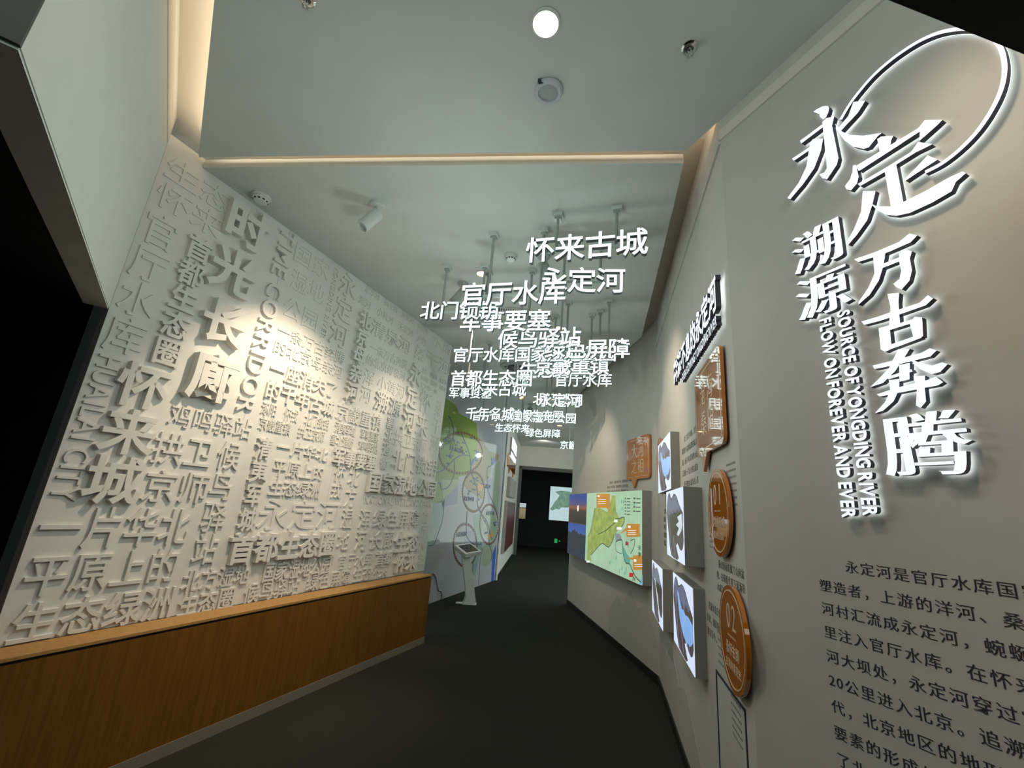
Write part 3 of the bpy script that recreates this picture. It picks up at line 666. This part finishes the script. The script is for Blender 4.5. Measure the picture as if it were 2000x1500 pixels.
# ------------------------------------------------------------------ angled wall: lit sign, plaques, lightboxes
S1, S2 = W2.uv(1319, 720, .047), W2.uv(1390, 578, .047)
SP = (S2[0] - S1[0]) / 7
e = empty('lit_wall_sign', W2.mw(S1[0], (S1[1] + S2[1]) / 2), 'slanting line of backlit white characters high on the angled wall', 'lit lettering')
for i, ch in enumerate('奔流不息的永定河'):
    a, b, c = MB(), MB(), MB(); kw = dict(dx=.03)
    put(a, ch, SP * i, -.015, .185, .21, .046, .047, side=False, **kw); put(b, ch, SP * i, -.015, .185, .21, .02, .0465, front=False, **kw); put(c, ch, SP * i, -.015, .185, .21, .02, .021, front=False, side=False, back=True, **kw)
    le = a.build('character', M['tglow'], e); b.build('character_return', M['tside'], le); c.build('character_halo', M['halo'], le)
txt = 'EVER-FLOWING YONGDING RIVER'; adv = [glyph(c)[1] + .10 if c != ' ' else .22 for c in txt]; k = (SP * 7.4 - .30) / sum(adv); acc = 0
for c, w_ in zip(txt, adv):
    m_ = .30 + (acc + w_ / 2) * k; acc += w_
    if c == ' ': continue
    a, b, d = MB(), MB(), MB()
    put(a, c, m_, -.175, k, .085, .046, .047, .02, side=False); put(b, c, m_, -.175, k, .085, .02, .0465, .02, front=False); put(d, c, m_, -.175, k, .085, .02, .021, .02, front=False, side=False, back=True)
    le = a.build('letter', M['tglow'], e); b.build('letter_return', M['tside'], le); d.build('letter_halo', M['halo'], le)

def plaque(pl, u, z, outline, label, name='speech_plaque', edge=.03, inner=None):
    e = empty(name, pl.mw(u, z), label, 'orange plaque')
    part(MB().prism(outline, .012, edge).build('panel', M['orange'], e, .003), 'glossy orange acrylic')
    if inner:
        part(MB().ribbon(inner + inner[:1], .006, edge, edge + .0012).build('outline', M['cream'], e), 'thin cream outline')
    MB().box(-.05, .05, -.05, .05, 0, .012).build('standoff', M['boxedge'], e)
    return e
def bubble(w, h, t0, t1, tip, r=.045):
    b = rrect(0, w, 0, h, r); i = next(j for j in range(len(b)) if b[j][1] < 1e-6 + 0 and j > 10)
    lo = [p for p in b]
    # tail enters the bottom edge, which runs left to right between the last two corner arcs
    k = 3 * 7
    return lo[:k] + [(t0, 0), tip, (t1, 0)] + lo[k:]
cx = lambda o, dx, dy: [(x - dx, y - dy) for x, y in o]
o1 = bubble(.66, .52, .12, .28, (.18, -.10)); i1 = bubble(.60, .46, .12, .20, (.155, -.045), .035)
e = plaque(W2, 2.745, 2.29, cx(o1, .33, .26), 'tall orange speech bubble plaque mirroring the hanging words', inner=cx(i1, .30, .23))
mb = MB()
for ch, x, y in (('沧', -.10, .10), ('海', .08, .10), ('桑', -.10, -.08), ('田', .08, -.08)): put(mb, ch, x, y, .15, .16, .03, .0312, .0, -.012)
part(mb.build('characters', M['cream'], e), 'thin cream characters')
o1 = bubble(.71, .53, .16, .33, (.25, -.11)); i1 = bubble(.65, .47, .16, .26, (.22, -.05), .035)
e = plaque(W1, 3.21, 2.365, cx(o1, .355, .265), 'orange speech bubble plaque reading 大河之相 above the lit map', inner=cx(i1, .325, .235))
mb = MB()
for ch, x, y in (('大', -.10, .095), ('河', .10, .095), ('之', -.10, -.105), ('相', .10, -.105)): put(mb, ch, x, y, .19, .20, .03, .0312, .004, -.012)
part(mb.build('characters', M['cream'], e), 'thin cream characters')
def disc(u, z, r, num, t1, t2, label):
    e = plaque(W2, u, z, circ(0, 0, r, 64), label, 'round_plaque', inner=circ(0, 0, r * .9, 64))
    if num:
        mb = MB()
        for ch, x in zip(num, (-.042, .042)): put(mb, ch, x, .085, .13, .155, .03, .0312, .0, -.014)
        for i in range(12): mb.box(-.065 + i * .011, -.059 + i * .011, .0, .006, .03, .0312)
        n = len(t1)
        for i, ch in enumerate(t1): put(mb, ch, (i - (n - 1) / 2) * .052, -.05, .05, .055, .03, .0312, .012)
        n = len(t2)
        for i, ch in enumerate(t2): put(mb, ch, (i - (n - 1) / 2) * .040, -.115, .037, .042, .03, .0312, .0)
        part(mb.build('characters', M['cream'], e), 'thin cream characters')
disc(2.885, 1.705, .215, '01', '盆地的形成', '第四纪古湖', 'upper orange round plaque right of the dark waterfall lightbox')
disc(3.04, 1.165, .215, '02', '永怀古湖', '古湖的演变史', 'lower orange round plaque overlapping the black outlined frame')
disc(.44, 2.23, .25, '', '', '', 'orange round plaque mostly hidden behind the uppermost lightbox')
disc(1.32, 1.57, .235, '', '', '', 'orange round plaque hidden behind the large right lightbox, edge showing below')
# small printed texts
def textblock(pl, u, z, rows, size, lead, label, m='inkg'):
    e = empty('wall_caption', pl.mw(u, z), label, 'wall text')
    mb = MB()
    for j, row in enumerate(rows):
        for i, ch in enumerate(row):
            if ch not in ' 　': put(mb, ch, i * size * 1.08, -j * lead, size, size, 0, .001, .012)
    mb.build('text_lines', M[m], e)
textblock(W2, 1.72, 2.25, ['　　在三百万年前，太行山', '脉隆升与盆地沉降形成了', '湖，桑干河与洋河的水流', '汇聚成一片巨大的古湖泊', '，泥河湾由此成为古人类', '，繁衍生息的东方故乡。'], .05, .085, 'grey printed caption right of the uppermost lightbox')
textblock(W1, 2.05, 2.10, ['　　永定河，上源为桑干河，是海河水系', '最大的一条河流，流经内蒙古山西河北北', '京天津，全长七百余公里，流域面积广大', '，它哺育了两岸的人民，是北京的母亲河', '孕育了文明。'], .042, .065, 'grey printed caption left of the orange bubble reading 大河之相')
textblock(W2, 2.70, 1.445, ['　燕山运动造就了山间盆', '地，在断陷作用下逐渐积', '水成为湖泊。'], .042, .058, 'grey printed caption under the upper round plaque')
textblock(W2, 2.42, 1.20, ['　古湖水位升降', '多次，湖岸阶地', '留存至今。'], .045, .07, 'grey printed caption left of the lower round plaque')
textblock(W2, .42, 1.90, ['图一'], .06, .08, 'short grey caption under the uppermost lightbox')
textblock(W2, .55, 1.72, ['　盆地', '形成于', '新生代', '断陷期', '湖盆。'], .055, .075, 'narrow grey caption left of the large right lightbox')
def dots(pl, u, z, nx, ny, dx, dy, label, name='dot_pattern', skip=None):
    mb = MB()
    for j in range(ny):
        for i in range(nx):
            if skip and skip(i, j): continue
            mb.box(u + i * dx, u + i * dx + dx * .35, z - j * dy, z - j * dy + dy * .30, 0, .0012)
    o = mb.build(name, M['inkg'], mw=pl.mw()); tag(o, label, 'wall print')
dots(W2, 2.98, 1.925, 9, 7, .018, .032, 'printed dot grid above the upper round plaque')
dots(W2, 2.55, 1.71, 7, 8, .016, .028, 'printed dot grid left of the upper round plaque')
dots(W2, 2.64, 1.10, 8, 5, .022, .034, 'printed dot grid left of the lower round plaque')
dots(W2, 2.86, .885, 8, 6, .020, .030, 'printed dot grid inside the black outlined frame')
fo = MB(); fu0, fu1, fz1, fz0 = 2.575, 3.085, .912, .20
fo.box(fu0, fu0 + .012, fz0, fz1, 0, .004).box(fu1 - .012, fu1, fz0, fz1, 0, .004).box(fu0, fu1, fz1 - .012, fz1, 0, .004).box(fu0, fu1, fz0, fz0 + .012, 0, .004)
tag(fo.build('outline_frame', M['ink'], mw=W2.mw()), 'thin black rectangular frame low on the angled wall', 'wall frame')

for pl, pts, lab in ((W1, [(2.2, .40), (2.5, .62), (2.7, .55), (2.95, .78), (3.15, .60), (3.4, .70), (3.7, .35), (3.7, .10), (2.2, .10)], 'faint grey painted hills below the lit map'), (W2, [(.1, .55), (.35, .62), (.6, .45), (.9, .60), (1.3, .42), (1.6, .50), (2.1, .25), (2.1, .10), (.1, .10)], 'faint grey painted hills below the mountain lightboxes')):
    tag(MB().prism(pts, 0, .001, back=False).build('painted_hills', M['hill'], mw=pl.mw()), lab, 'wall print')
MOUNT = [(.02,.64),(.05,.8),(.12,.93),(.2,.98),(.27,.95),(.33,.88),(.42,.9),(.5,.94),(.6,.93),(.7,.88),(.8,.78),(.92,.7),(.99,.66),(.98,.45),(.995,.3),(.95,.2),(.88,.16),(.8,.17),(.68,.24),(.6,.2),(.66,.12),(.73,.05),(.66,.01),(.45,.01),(.28,.03),(.2,.15),(.14,.3),(.08,.48)]
PEAK = [(.05,.70),(.09,.82),(.14,.91),(.2,.96),(.26,.92),(.32,.85),(.42,.88),(.5,.92),(.6,.91),(.69,.86),(.78,.77),(.88,.71),(.80,.66),(.70,.72),(.62,.62),(.5,.70),(.42,.60),(.3,.68),(.22,.58),(.14,.64)]
LAKE = [(.26,.80),(.34,.78),(.38,.70),(.44,.66),(.5,.60),(.58,.62),(.66,.58),(.8,.6),(.97,.56),(.97,.36),(.9,.3),(.84,.26),(.76,.28),(.7,.2),(.64,.26),(.56,.28),(.46,.36),(.38,.44),(.33,.56),(.30,.68)]
FALL = [(.70,.60),(.94,.65),(.96,.50),(.90,.42),(.74,.34),(.66,.36),(.78,.45),(.62,.49),(.78,.54)]
STREAM = [(.28,.70),(.36,.62),(.46,.50),(.52,.38),(.62,.26),(.72,.12),(.82,.03),(.90,.03),(.78,.16),(.66,.32),(.60,.46),(.46,.58),(.36,.70)]
VEIN = [[(.16,.60),(.19,.60),(.26,.30),(.34,.02),(.30,.02),(.22,.30)], [(.40,.40),(.43,.40),(.50,.20),(.56,.03),(.52,.03),(.46,.2)], [(.78,.28),(.80,.28),(.86,.19),(.84,.18)]]
def lightbox(pl, u0, u1, z0, z1, d, kind, label):
    w, h = u1 - u0, z1 - z0
    e = empty('lightbox', pl.mw(u0, z0), label, 'lightbox', 'mountain picture lightboxes')
    part(MB().box(0, w, 0, h, 0, d - .004).build('case', M['boxside'], e, .002), 'grey case')
    pic = part(MB().box(.004, w - .004, .004, h - .004, d - .004, d).build('picture', M['sky'], e), 'glowing pale blue picture')
    S = lambda q: [(.004 + x * (w - .008), .004 + y * (h - .008)) for x, y in q]
    def layer(polys, m, k, nm):
        mb = MB()
        for q in polys: mb.prism(S(q), d, d + .0004 * k, back=False)
        return part(mb.build(nm, M[m], pic), nm.replace('_', ' '))
    layer([MOUNT], 'rock', 1, 'rock_mass'); layer([PEAK], 'rockb', 2, 'blue_peaks'); layer(VEIN, 'rockb', 2, 'light_veins')
    if kind == 'lake': layer([LAKE], 'water', 3, 'blue_lake')
    if kind == 'fall': layer([[(.2,.62),(.5,.66),(.72,.66),(.95,.66),(.9,.45),(.6,.36),(.35,.3)]], 'rockd', 2.5, 'dark_cliff'); layer([FALL], 'fall', 3, 'waterfall')
    if kind == 'stream': layer([[(.3,.66),(.6,.68),(.95,.66),(.9,.5),(.55,.5)]], 'rockd', 2.5, 'dark_cliff'); layer([STREAM], 'fall', 3, 'stream')
lightbox(W2, .73, 1.575, 1.88, 2.35, .075, 'lake', 'uppermost lightbox with a mountain holding a blue lake')
lightbox(W2, 1.62, 2.385, 1.385, 1.855, .115, 'fall', 'lightbox with dark mountain and white waterfall, right of the others')
lightbox(W2, .235, 1.085, .737, 1.228, .09, 'stream', 'lowest left lightbox with a mountain and thin stream')
lightbox(W2, 1.575, 2.362, .792, 1.265, .07, 'lake', 'lowest right lightbox with a mountain round a bright blue lake')

# big map lightbox on the far part of the angled wall
D = .12
mapb = empty('map_lightbox', W1.mw(), 'wide lit map panel with two photographs on its left', 'lightbox')
part(MB().box(.30, 3.555, .912, 1.948, .0, D - .004).build('case', M['boxside'], mapb, .002), 'grey case')
q = lambda pts: [W1.uv(1100 + x / 3.945, 800 + y / 3.945, D) for x, y in pts]
mp = part(MB().box(1.40, 3.552, .914, 1.946, D - .004, D).build('map_face', M['mapbg'], mapb), 'pale green glowing map')
def ml(nm, polys, m, k, raw=False):
    mb = MB()
    for p in polys: mb.prism(p if raw else q(p), D, D + .0006 * k, back=False)
    return part(mb.build(nm, M[m], mp), nm.replace('_', ' '))
ml('mountain_area', [[(240,760),(275,755),(340,790),(370,700),(375,662),(400,662),(405,780),(430,840),(470,830),(465,880),(430,920),(400,960),(385,1000),(350,1060),(300,1030),(250,1080),(210,1120),(215,1166),(184,1158),(190,980),(210,930),(225,850)]], 'mapyg', 1)
ml('reservoir_area', [[(400,950),(440,960),(455,1010),(430,1010),(405,1020)]], 'mapgr', 2)
ml('lower_basin', [[(455,1035),(490,1110),(520,1150),(510,1190),(480,1180),(460,1110)]], 'mapteal', 2)
ml('sea', [[(590,1335),(612,1270),(612,1352),(585,1345)]], 'mapsea', 2)
mb = MB()
for pts, w in (([(215,1120),(250,1080),(300,1030),(350,1060),(385,1000),(390,965)], .012), ([(405,840),(430,840),(470,830),(465,880),(435,920)], .012), ([(405,1020),(430,1005),(455,1012),(462,1110),(482,1180),(512,1190),(530,1230),(560,1290),(600,1330)], .014), ([(270,960),(330,930),(400,870)], .012), ([(190,980),(215,930),(228,850),(245,762)], .008), ([(520,1010),(550,1000),(545,1060),(520,1110)], .01), ([(400,1030),(410,1090),(450,1110)], .008)): mb.ribbon(smoothline(q(pts), 3), w, D, D + .0018)
part(mb.build('rivers', M['mapink'], mp), 'dark river and border lines')
co = []
for x0, x1, y0, y1, tail in ((258,360,648,757,[(335,757),(350,757),(388,822)]), (488,590,880,980,[(490,905),(490,930),(437,957)]), (540,608,1123,1235,[(542,1140),(542,1160),(478,1141)])):
    co += [[(x0,y1),(x1,y1),(x1,y0),(x0,y0)], tail]
ml('callouts', co, 'mapor', 3)
ml('red_labels', [[(480,1045),(503,1045),(503,1020),(480,1020)], [(510,1290),(541,1290),(541,1258),(510,1258)]], 'mapred', 3)
ml('white_labels', [[(393,868),(420,868),(420,848),(393,848)], [(413,926),(450,926),(450,905),(413,905)], [(180,1178),(205,1178),(205,1164),(180,1164)]] + [[(x, y + 5), (x + 60, y + 4), (x + 60, y), (x, y + 1)] for x, y in ((270,690),(270,706),(270,722),(500,930),(500,946),(500,960),(550,1190),(550,1206))] + [[(265,672),(283,672),(283,660),(265,660)], [(500,912),(520,914),(520,895),(500,893)], [(545,1172),(565,1175),(565,1155),(545,1152)]], 'mapwhite', 4)
lg = []
for i in range(6): lg += [[(475, 690 + i * 24), (483, 690 + i * 24), (483, 680 + i * 24), (475, 680 + i * 24)], [(490, 690 + i * 24), (515, 690 + i * 24), (515, 683 + i * 24), (490, 683 + i * 24)]]
for i in range(4): lg += [[(542, 690 + i * 33), (556, 690 + i * 33), (556, 678 + i * 33), (542, 678 + i * 33)], [(563, 690 + i * 33), (595, 690 + i * 33), (595, 682 + i * 33), (563, 682 + i * 33)]]
ml('legend', lg, 'mapink', 2)
rd = []
random.seed(3)
for i in range(26):
    x, y = random.uniform(200, 590), random.uniform(680, 1320)
    if y < 1150 + (x - 175) * .45: rd.append([(x, y), (x + 7, y + 2), (x + 9, y - 26), (x + 5, y - 34)])
ml('ridge_marks', rd, 'mapteal', .6)
mb = MB()
for ch, px in (('天', (588,1065)), ('津', (588,1115)), ('永', (490,1030)), ('海', (545,1305))):
    u, z = q([px])[0]; put(mb, ch, u, z, .10, .055, D, D + .002, .01)
part(mb.build('place_names', M['mapink'], mp), 'dark place names')
for (a, b, c, d2, mm, nm, lab) in ((.30, 1.40, 1.46, 1.946, 'sunset', 'sunset_photo', 'photograph of a sunset'), (.30, 1.40, .914, 1.44, 'dusk', 'mountain_photo', 'photograph of dark peaks under blue sky')):
    o = part(MB().box(a, b, c, d2, D - .004, D + .0005).build(nm, M[mm], mapb), lab)
    if nm == 'sunset_photo': MB().prism(circ(.90, 1.70, .035, 20, .05), D, D + .001).build('sun', M['sun'], o)
    else: MB().prism([(.30,1.05),(.30,1.22),(.42,1.30),(.5,1.24),(.6,1.33),(.68,1.31),(.74,1.36),(.82,1.30),(.9,1.33),(1.0,1.24),(1.12,1.31),(1.25,1.22),(1.4,1.28),(1.4,1.05)], D, D + .001, back=False).build('ridge', M['ridge'], o)

# ------------------------------------------------------------------ glossy map wall
gx = lambda pts: [GW.uv(820 + x / 3.57, 760 + y / 3.57) for x, y in pts]
gw = empty('map_wall', GW.mw(), 'glossy white wall panel with a coloured river basin map', 'wall map')
part(MB().box(0, GW.len, 0, ROOF, -.06, 0).build('glass_panel', M['glass'], gw), 'glossy panel')
def gl(nm, polys, m, k):
    mb = MB()
    for p in polys: mb.prism(gx(p), 0, .0012 * k, back=False)
    return part(mb.build(nm, M[m], gw), nm.replace('_', ' '))
gl('green_region', [[(150,40),(190,72),(250,110),(272,170),(350,210),(395,240),(402,330),(390,440),(352,560),(330,600),(272,610),(268,640),(265,660),(215,720),(150,790),(90,795),(10,780),(40,400)]], 'g_green', 1)
gl('brown_region', [[(402,330),(450,380),(480,430),(552,460),(545,490),(500,530),(490,600),(462,640),(440,770),(330,700),(300,660),(330,605),(352,565),(390,450)]], 'g_brown', 1)
gl('lavender_region', [[(470,610),(506,620),(500,750),(482,800),(466,720)], [(266,662),(262,800),(200,810),(160,830),(152,792),(215,722)], [(320,1000),(380,980),(400,1060),(350,1120),(300,1120)]], 'g_lav', 1)
gl('mint_region', [[(508,560),(556,490),(560,600),(552,760),(540,850),(515,820),(505,700)], [(430,1105),(500,1060),(512,1130),(500,1200),(462,1240),(435,1230)], [(430,900),(470,830),(520,860),(540,950),(520,1070),(470,1050),(430,960)]], 'g_mint', 1)
gl('light_green_region', [[(150,632),(266,632),(266,662),(215,722),(160,765)]], 'g_lgreen', 2)
gl('teal_region', [[(55,1095),(95,800),(172,770),(150,900),(105,1075),(70,1092)], [(372,880),(425,862),(432,1100),(382,1300),(362,1290),(392,1100)]], 'g_teal', 1)
gl('blue_strip', [[(533,1080),(516,1338),(497,1343),(506,1150)]], 'g_blue', 2)
gl('orange_region', [[(405,660),(430,640),(440,680),(420,720),(400,700)], [(470,1010),(500,990),(510,1030),(480,1050)]], 'g_orange', 2)
mb = MB()
for pts, w in (([(200,185),(225,240),(235,330),(190,380),(150,420)], .02), ([(228,330),(240,380),(205,470)], .018), ([(290,310),(320,380),(350,470),(360,580),(400,700),(400,800),(430,870),(470,930),(500,1050)], .028), ([(120,580),(170,560),(240,490),(290,460),(350,465)], .026), ([(240,500),(240,590),(200,680),(150,695),(140,650),(110,670)], .022), ([(500,490),(500,530),(470,560),(475,700),(510,790),(540,870)], .022), ([(330,850),(325,1000),(340,1050),(380,1080),(430,1080)], .02), ([(410,820),(440,900),(470,960),(480,1060),(500,1140),(495,1200)], .02), ([(365,1290),(370,1220),(390,1160)], .02), ([(410,1370),(420,1200),(436,1110)], .012), ([(170,780),(160,900),(130,1000),(100,1080),(60,1090)], .012)):
    mb.ribbon(smoothline(gx(pts), 4), w, 0, .004)
part(mb.build('rivers', M['g_navy'], gw), 'dark blue rivers')
gl('reservoir', [[(355,520),(372,490),(392,470),(395,440),(405,430),(412,445),(402,465),(385,490),(362,530)], [(500,520),(497,470),(508,500),(512,465),(518,500),(526,470),(522,510),(512,530)]], 'g_blue', 3)
mb = MB()
for cx_, cy_, rx, ry in ((285,446,151,141), (375,716,77,137), (482,943,64,138), (316,1088,83,148)):
    pts = gx([(cx_ + rx * math.cos(2 * math.pi * i / 96), cy_ + ry * math.sin(2 * math.pi * i / 96)) for i in range(97)])
    for i in range(0, 96, 2): mb.ribbon(pts[i:i + 2], .05, 0, .005)
    mb.ribbon(pts, .016, 0, .0045)
part(mb.build('dashed_rings', M['g_red'], gw), 'dark red dashed rings')
mb = MB()
for px, py, t in ((265,425,'官厅水库流域'), (350,765,'永定河中游'), (495,865,'永定河下游'), (300,1010,'大清河流域'), (480,680,'潮白河')):
    u, z = gx([(px, py)])[0]
    for i, ch in enumerate(t): put(mb, ch, u + (i - len(t) / 2) * .10, z, .09, .09, 0, .005, .02)
part(mb.build('place_names', M['g_navy'], gw), 'small dark place names')
mb = MB(); random.seed(5)
for i in range(46):
    px, py = random.choice([(330 + random.random() * 110, 620 + random.random() * 160), (160 + random.random() * 230, 330 + random.random() * 200), (440 + random.random() * 90, 880 + random.random() * 160)])
    u, z = gx([(px, py)])[0]; mb.box(u, u + .06 + .06 * random.random(), z, z + .035, 0, .0045)
part(mb.build('map_marks', M['g_navy'], gw), 'small dark place marks')
# power cable down to the floor between plinth and map
cab = smoothline(gx([(88,1283),(104,1300),(118,1350),(128,1402),(140,1404),(150,1420),(152,1470),(151,1492)]), 3)
o = MB().tube([(u, z, .012) for u, z in cab], .009, 6).build('cable', M['greyp'], mw=GW.mw()); tag(o, 'thin grey cable running down the map wall beside the plinth', 'cable')

# ------------------------------------------------------------------ information kiosk
Fk, Lk, Rk = Vector((-.555, 8.0, .80)), Vector((-.885, 8.17, .868)), Vector((-.295, 8.19, .848))
ax, ay = (Rk - Fk), (Lk - Fk); az = ax.cross(ay).normalized(); lx, ly = ax.length, ay.length; ax.normalize(); ay = az.cross(ax).normalized()
kio = empty('information_kiosk', Matrix.Translation(Vector((-.38, 8.15, 0))), 'slim white information kiosk with tilted screen before the map wall', 'kiosk')
Kinv = Matrix.Translation(Vector((.38, -8.15, 0)))
HM = Kinv @ Matrix(((ax.x, ay.x, az.x, Fk.x), (ax.y, ay.y, az.y, Fk.y), (ax.z, ay.z, az.z, Fk.z), (0, 0, 0, 1)))
hd = MB().box(0, lx, 0, ly, -.075, 0).build('head', M['whited'], kio, .006); hd.matrix_local = HM
sc_ = part(MB().box(.045, lx - .03, .035, ly - .045, 0, .0015).build('screen', M['screen'], hd), 'dark glass screen')
post = MB()
secs = []
for t, w_, d_ in ((0, .115, .16), (.06, .112, .12), (.15, .11, .085), (.35, .105, .075), (.7, .10, .075), (1, .10, .08)):
    c = Vector((0, 0, 0)).lerp(Vector((-.19, .03, .80)), t)
    xa, ya = Vector((.95, .25, 0)).normalized(), Vector((-.25, .95, 0)).normalized()
    xl = -(d_) ; secs.append([c + xa * sx * 1 + ya * sy for sx, sy in ((xl, -w_ / 2), (.075, -w_ / 2), (.075, w_ / 2), (xl, w_ / 2))])
vs = [p for s_ in secs for p in s_]; fs = [tuple(range(4))[::-1], tuple(range(len(vs) - 4, len(vs)))]
for i in range(len(secs) - 1):
    for k in range(4): fs.append((i * 4 + k, i * 4 + (k + 1) % 4, i * 4 + 4 + (k + 1) % 4, i * 4 + 4 + k))
post.add(vs, fs).build('post', M['whited'], kio, .004)
MB().prism([(-.26, -.05), (-.10, -.075), (.085, -.07), (.085, .09), (-.10, .09), (-.26, .03)], 0, .012).build('foot_plate', M['whited'], kio, .003)

# ------------------------------------------------------------------ far end
fx = lambda px, py, off=0: W5.uv(px, py, off)
def farbox(nm, a, b, d, m, label, cat):
    (u0, z1), (u1, z0) = fx(*a, d), fx(*b, d)
    return tag(MB().box(u0, u1, z0, z1, 0, d).build(nm, M[m], mw=W5.mw(), bevel=.01), label, cat)
u0, z0 = fx(1000, 868, .05)
e = empty('lit_wall_sign', W5.mw(), 'small white lit sign above the far orange plaques', 'lit lettering')
ua, za = fx(999.5, 884, .06); ub, zb = fx(1008.5, 895, .06)
for i, ch in enumerate('两库沧桑变迁'):
    mb = MB(); put(mb, ch, ua + (ub - ua) * (i + .5) / 6, za + .28, (ub - ua) / 6, .34, .05, .06, .03, back=True); mb.build('character', M['signface'], e)
part(MB().box(ua, ub, za - .09, za + .03, .04, .05).build('underline_bar', M['signface'], e), 'glowing bar')
MB().box(ua, ub, za - .06, za + .42, 0, .04).build('backing', M['boxside'], e)
for a, b, lab in (((993, 884), (999, 920), 'far orange plaque nearer to the map wall'), ((1001, 897), (1005.5, 928), 'far orange plaque nearer to the doorway')):
    (uu0, zz1), (uu1, zz0) = fx(*a, .03), fx(*b, .03)
    e = empty('far_plaque', W5.mw((uu0 + uu1) / 2, (zz0 + zz1) / 2), lab, 'orange plaque')
    w_, h_ = (uu1 - uu0), (zz1 - zz0)
    part(MB().prism(rrect(-w_ / 2, w_ / 2, -h_ / 2, h_ / 2, min(w_, h_) * .15), 0, .03).build('panel', M['orange'], e), 'glossy orange acrylic')
    MB().prism([(-.1, -h_ / 2), (.1, -h_ / 2), (0, -h_ / 2 - .12)], 0, .03).build('tail', M['orange'], e)
def farcase(a, b, d, face, label):
    (u0, z1), (u1, z0) = fx(*a, d), fx(*b, d)
    e = empty('wall_case', W5.mw(u0, z0), label, 'wall case')
    MB().box(0, u1 - u0, 0, z1 - z0, 0, d).build('case', M['boxside'], e, .006)
    part(MB().box(.03, u1 - u0 - .03, .03, z1 - z0 - .03, d, d + .004).build('face', M[face], e), face.replace('_', ' '))
farcase((998, 931), (1006, 974), .09, 'boxside', 'upper grey wall case beyond the map wall')
farcase((992, 978), (1001, 1062), .08, 'dred', 'lower wall case with dark red face beyond the map wall')
dt = MB()
for i in range(14): dt.box(.6, .95, 1.15 + i * .10, 1.21 + i * .10, 0, .0015)
tag(dt.build('striped_print', M['cream'], mw=W5.mw()), 'column of pale printed stripes beside the far wall cases', 'wall print')
# dark room pictures
BR = Plane((0, 20.55), (4.8, 20.55))
def screen(a, b, m, label, isl=None):
    (u0, z1), (u1, z0) = BR.uv(*a, .05), BR.uv(*b, .05)
    e = empty('wall_screen', BR.mw(u0, z0), label, 'screen'); w, h = u1 - u0, z1 - z0
    MB().box(0, w, 0, h, 0, .045).build('casing', M['black'], e)
    f = part(MB().box(.01, w - .01, .01, h - .01, .045, .05).build('picture', M[m], e), 'glowing picture')
    if isl: MB().prism([(x * w, y * h) for x, y in isl], .05, .053, back=False).build('painted_hill', M['isl'], f)
screen((1075, 949), (1124, 1020), 'pale', 'bright screen with green painted hill in the dark room', [(.03,.32),(.12,.42),(.2,.55),(.28,.62),(.36,.74),(.26,.80),(.2,.84),(.4,.88),(.6,.88),(.9,.86),(.95,.6),(.9,.42),(.6,.40),(.45,.40),(.38,.33),(.25,.34),(.12,.28)])
screen((1007, 981), (1026, 1014), 'field', 'small bright field picture in the dark room')
uu, zz = BR.uv(1083, 1052, .02); u2, z2 = BR.uv(1094, 1061, .02)
e = empty('exit_sign', BR.mw(uu, z2), 'small green exit sign low in the dark room', 'exit sign')
h_ = zz - z2
MB().box(0, .13, 0, h_, 0, .015).box(.02, .11, .03, h_ - .03, .015, .018).build('running_figure_panel', M['exit'], e)
MB().prism([(.17, h_ * .45), (.22, h_ * .45), (.22, h_ * .3), (.27, h_ * .5), (.22, h_ * .7), (.22, h_ * .55), (.17, h_ * .55)], 0, .015).build('arrow', M['exit'], e)

bpy.data.objects.remove(_fo); bpy.data.curves.remove(_fc)
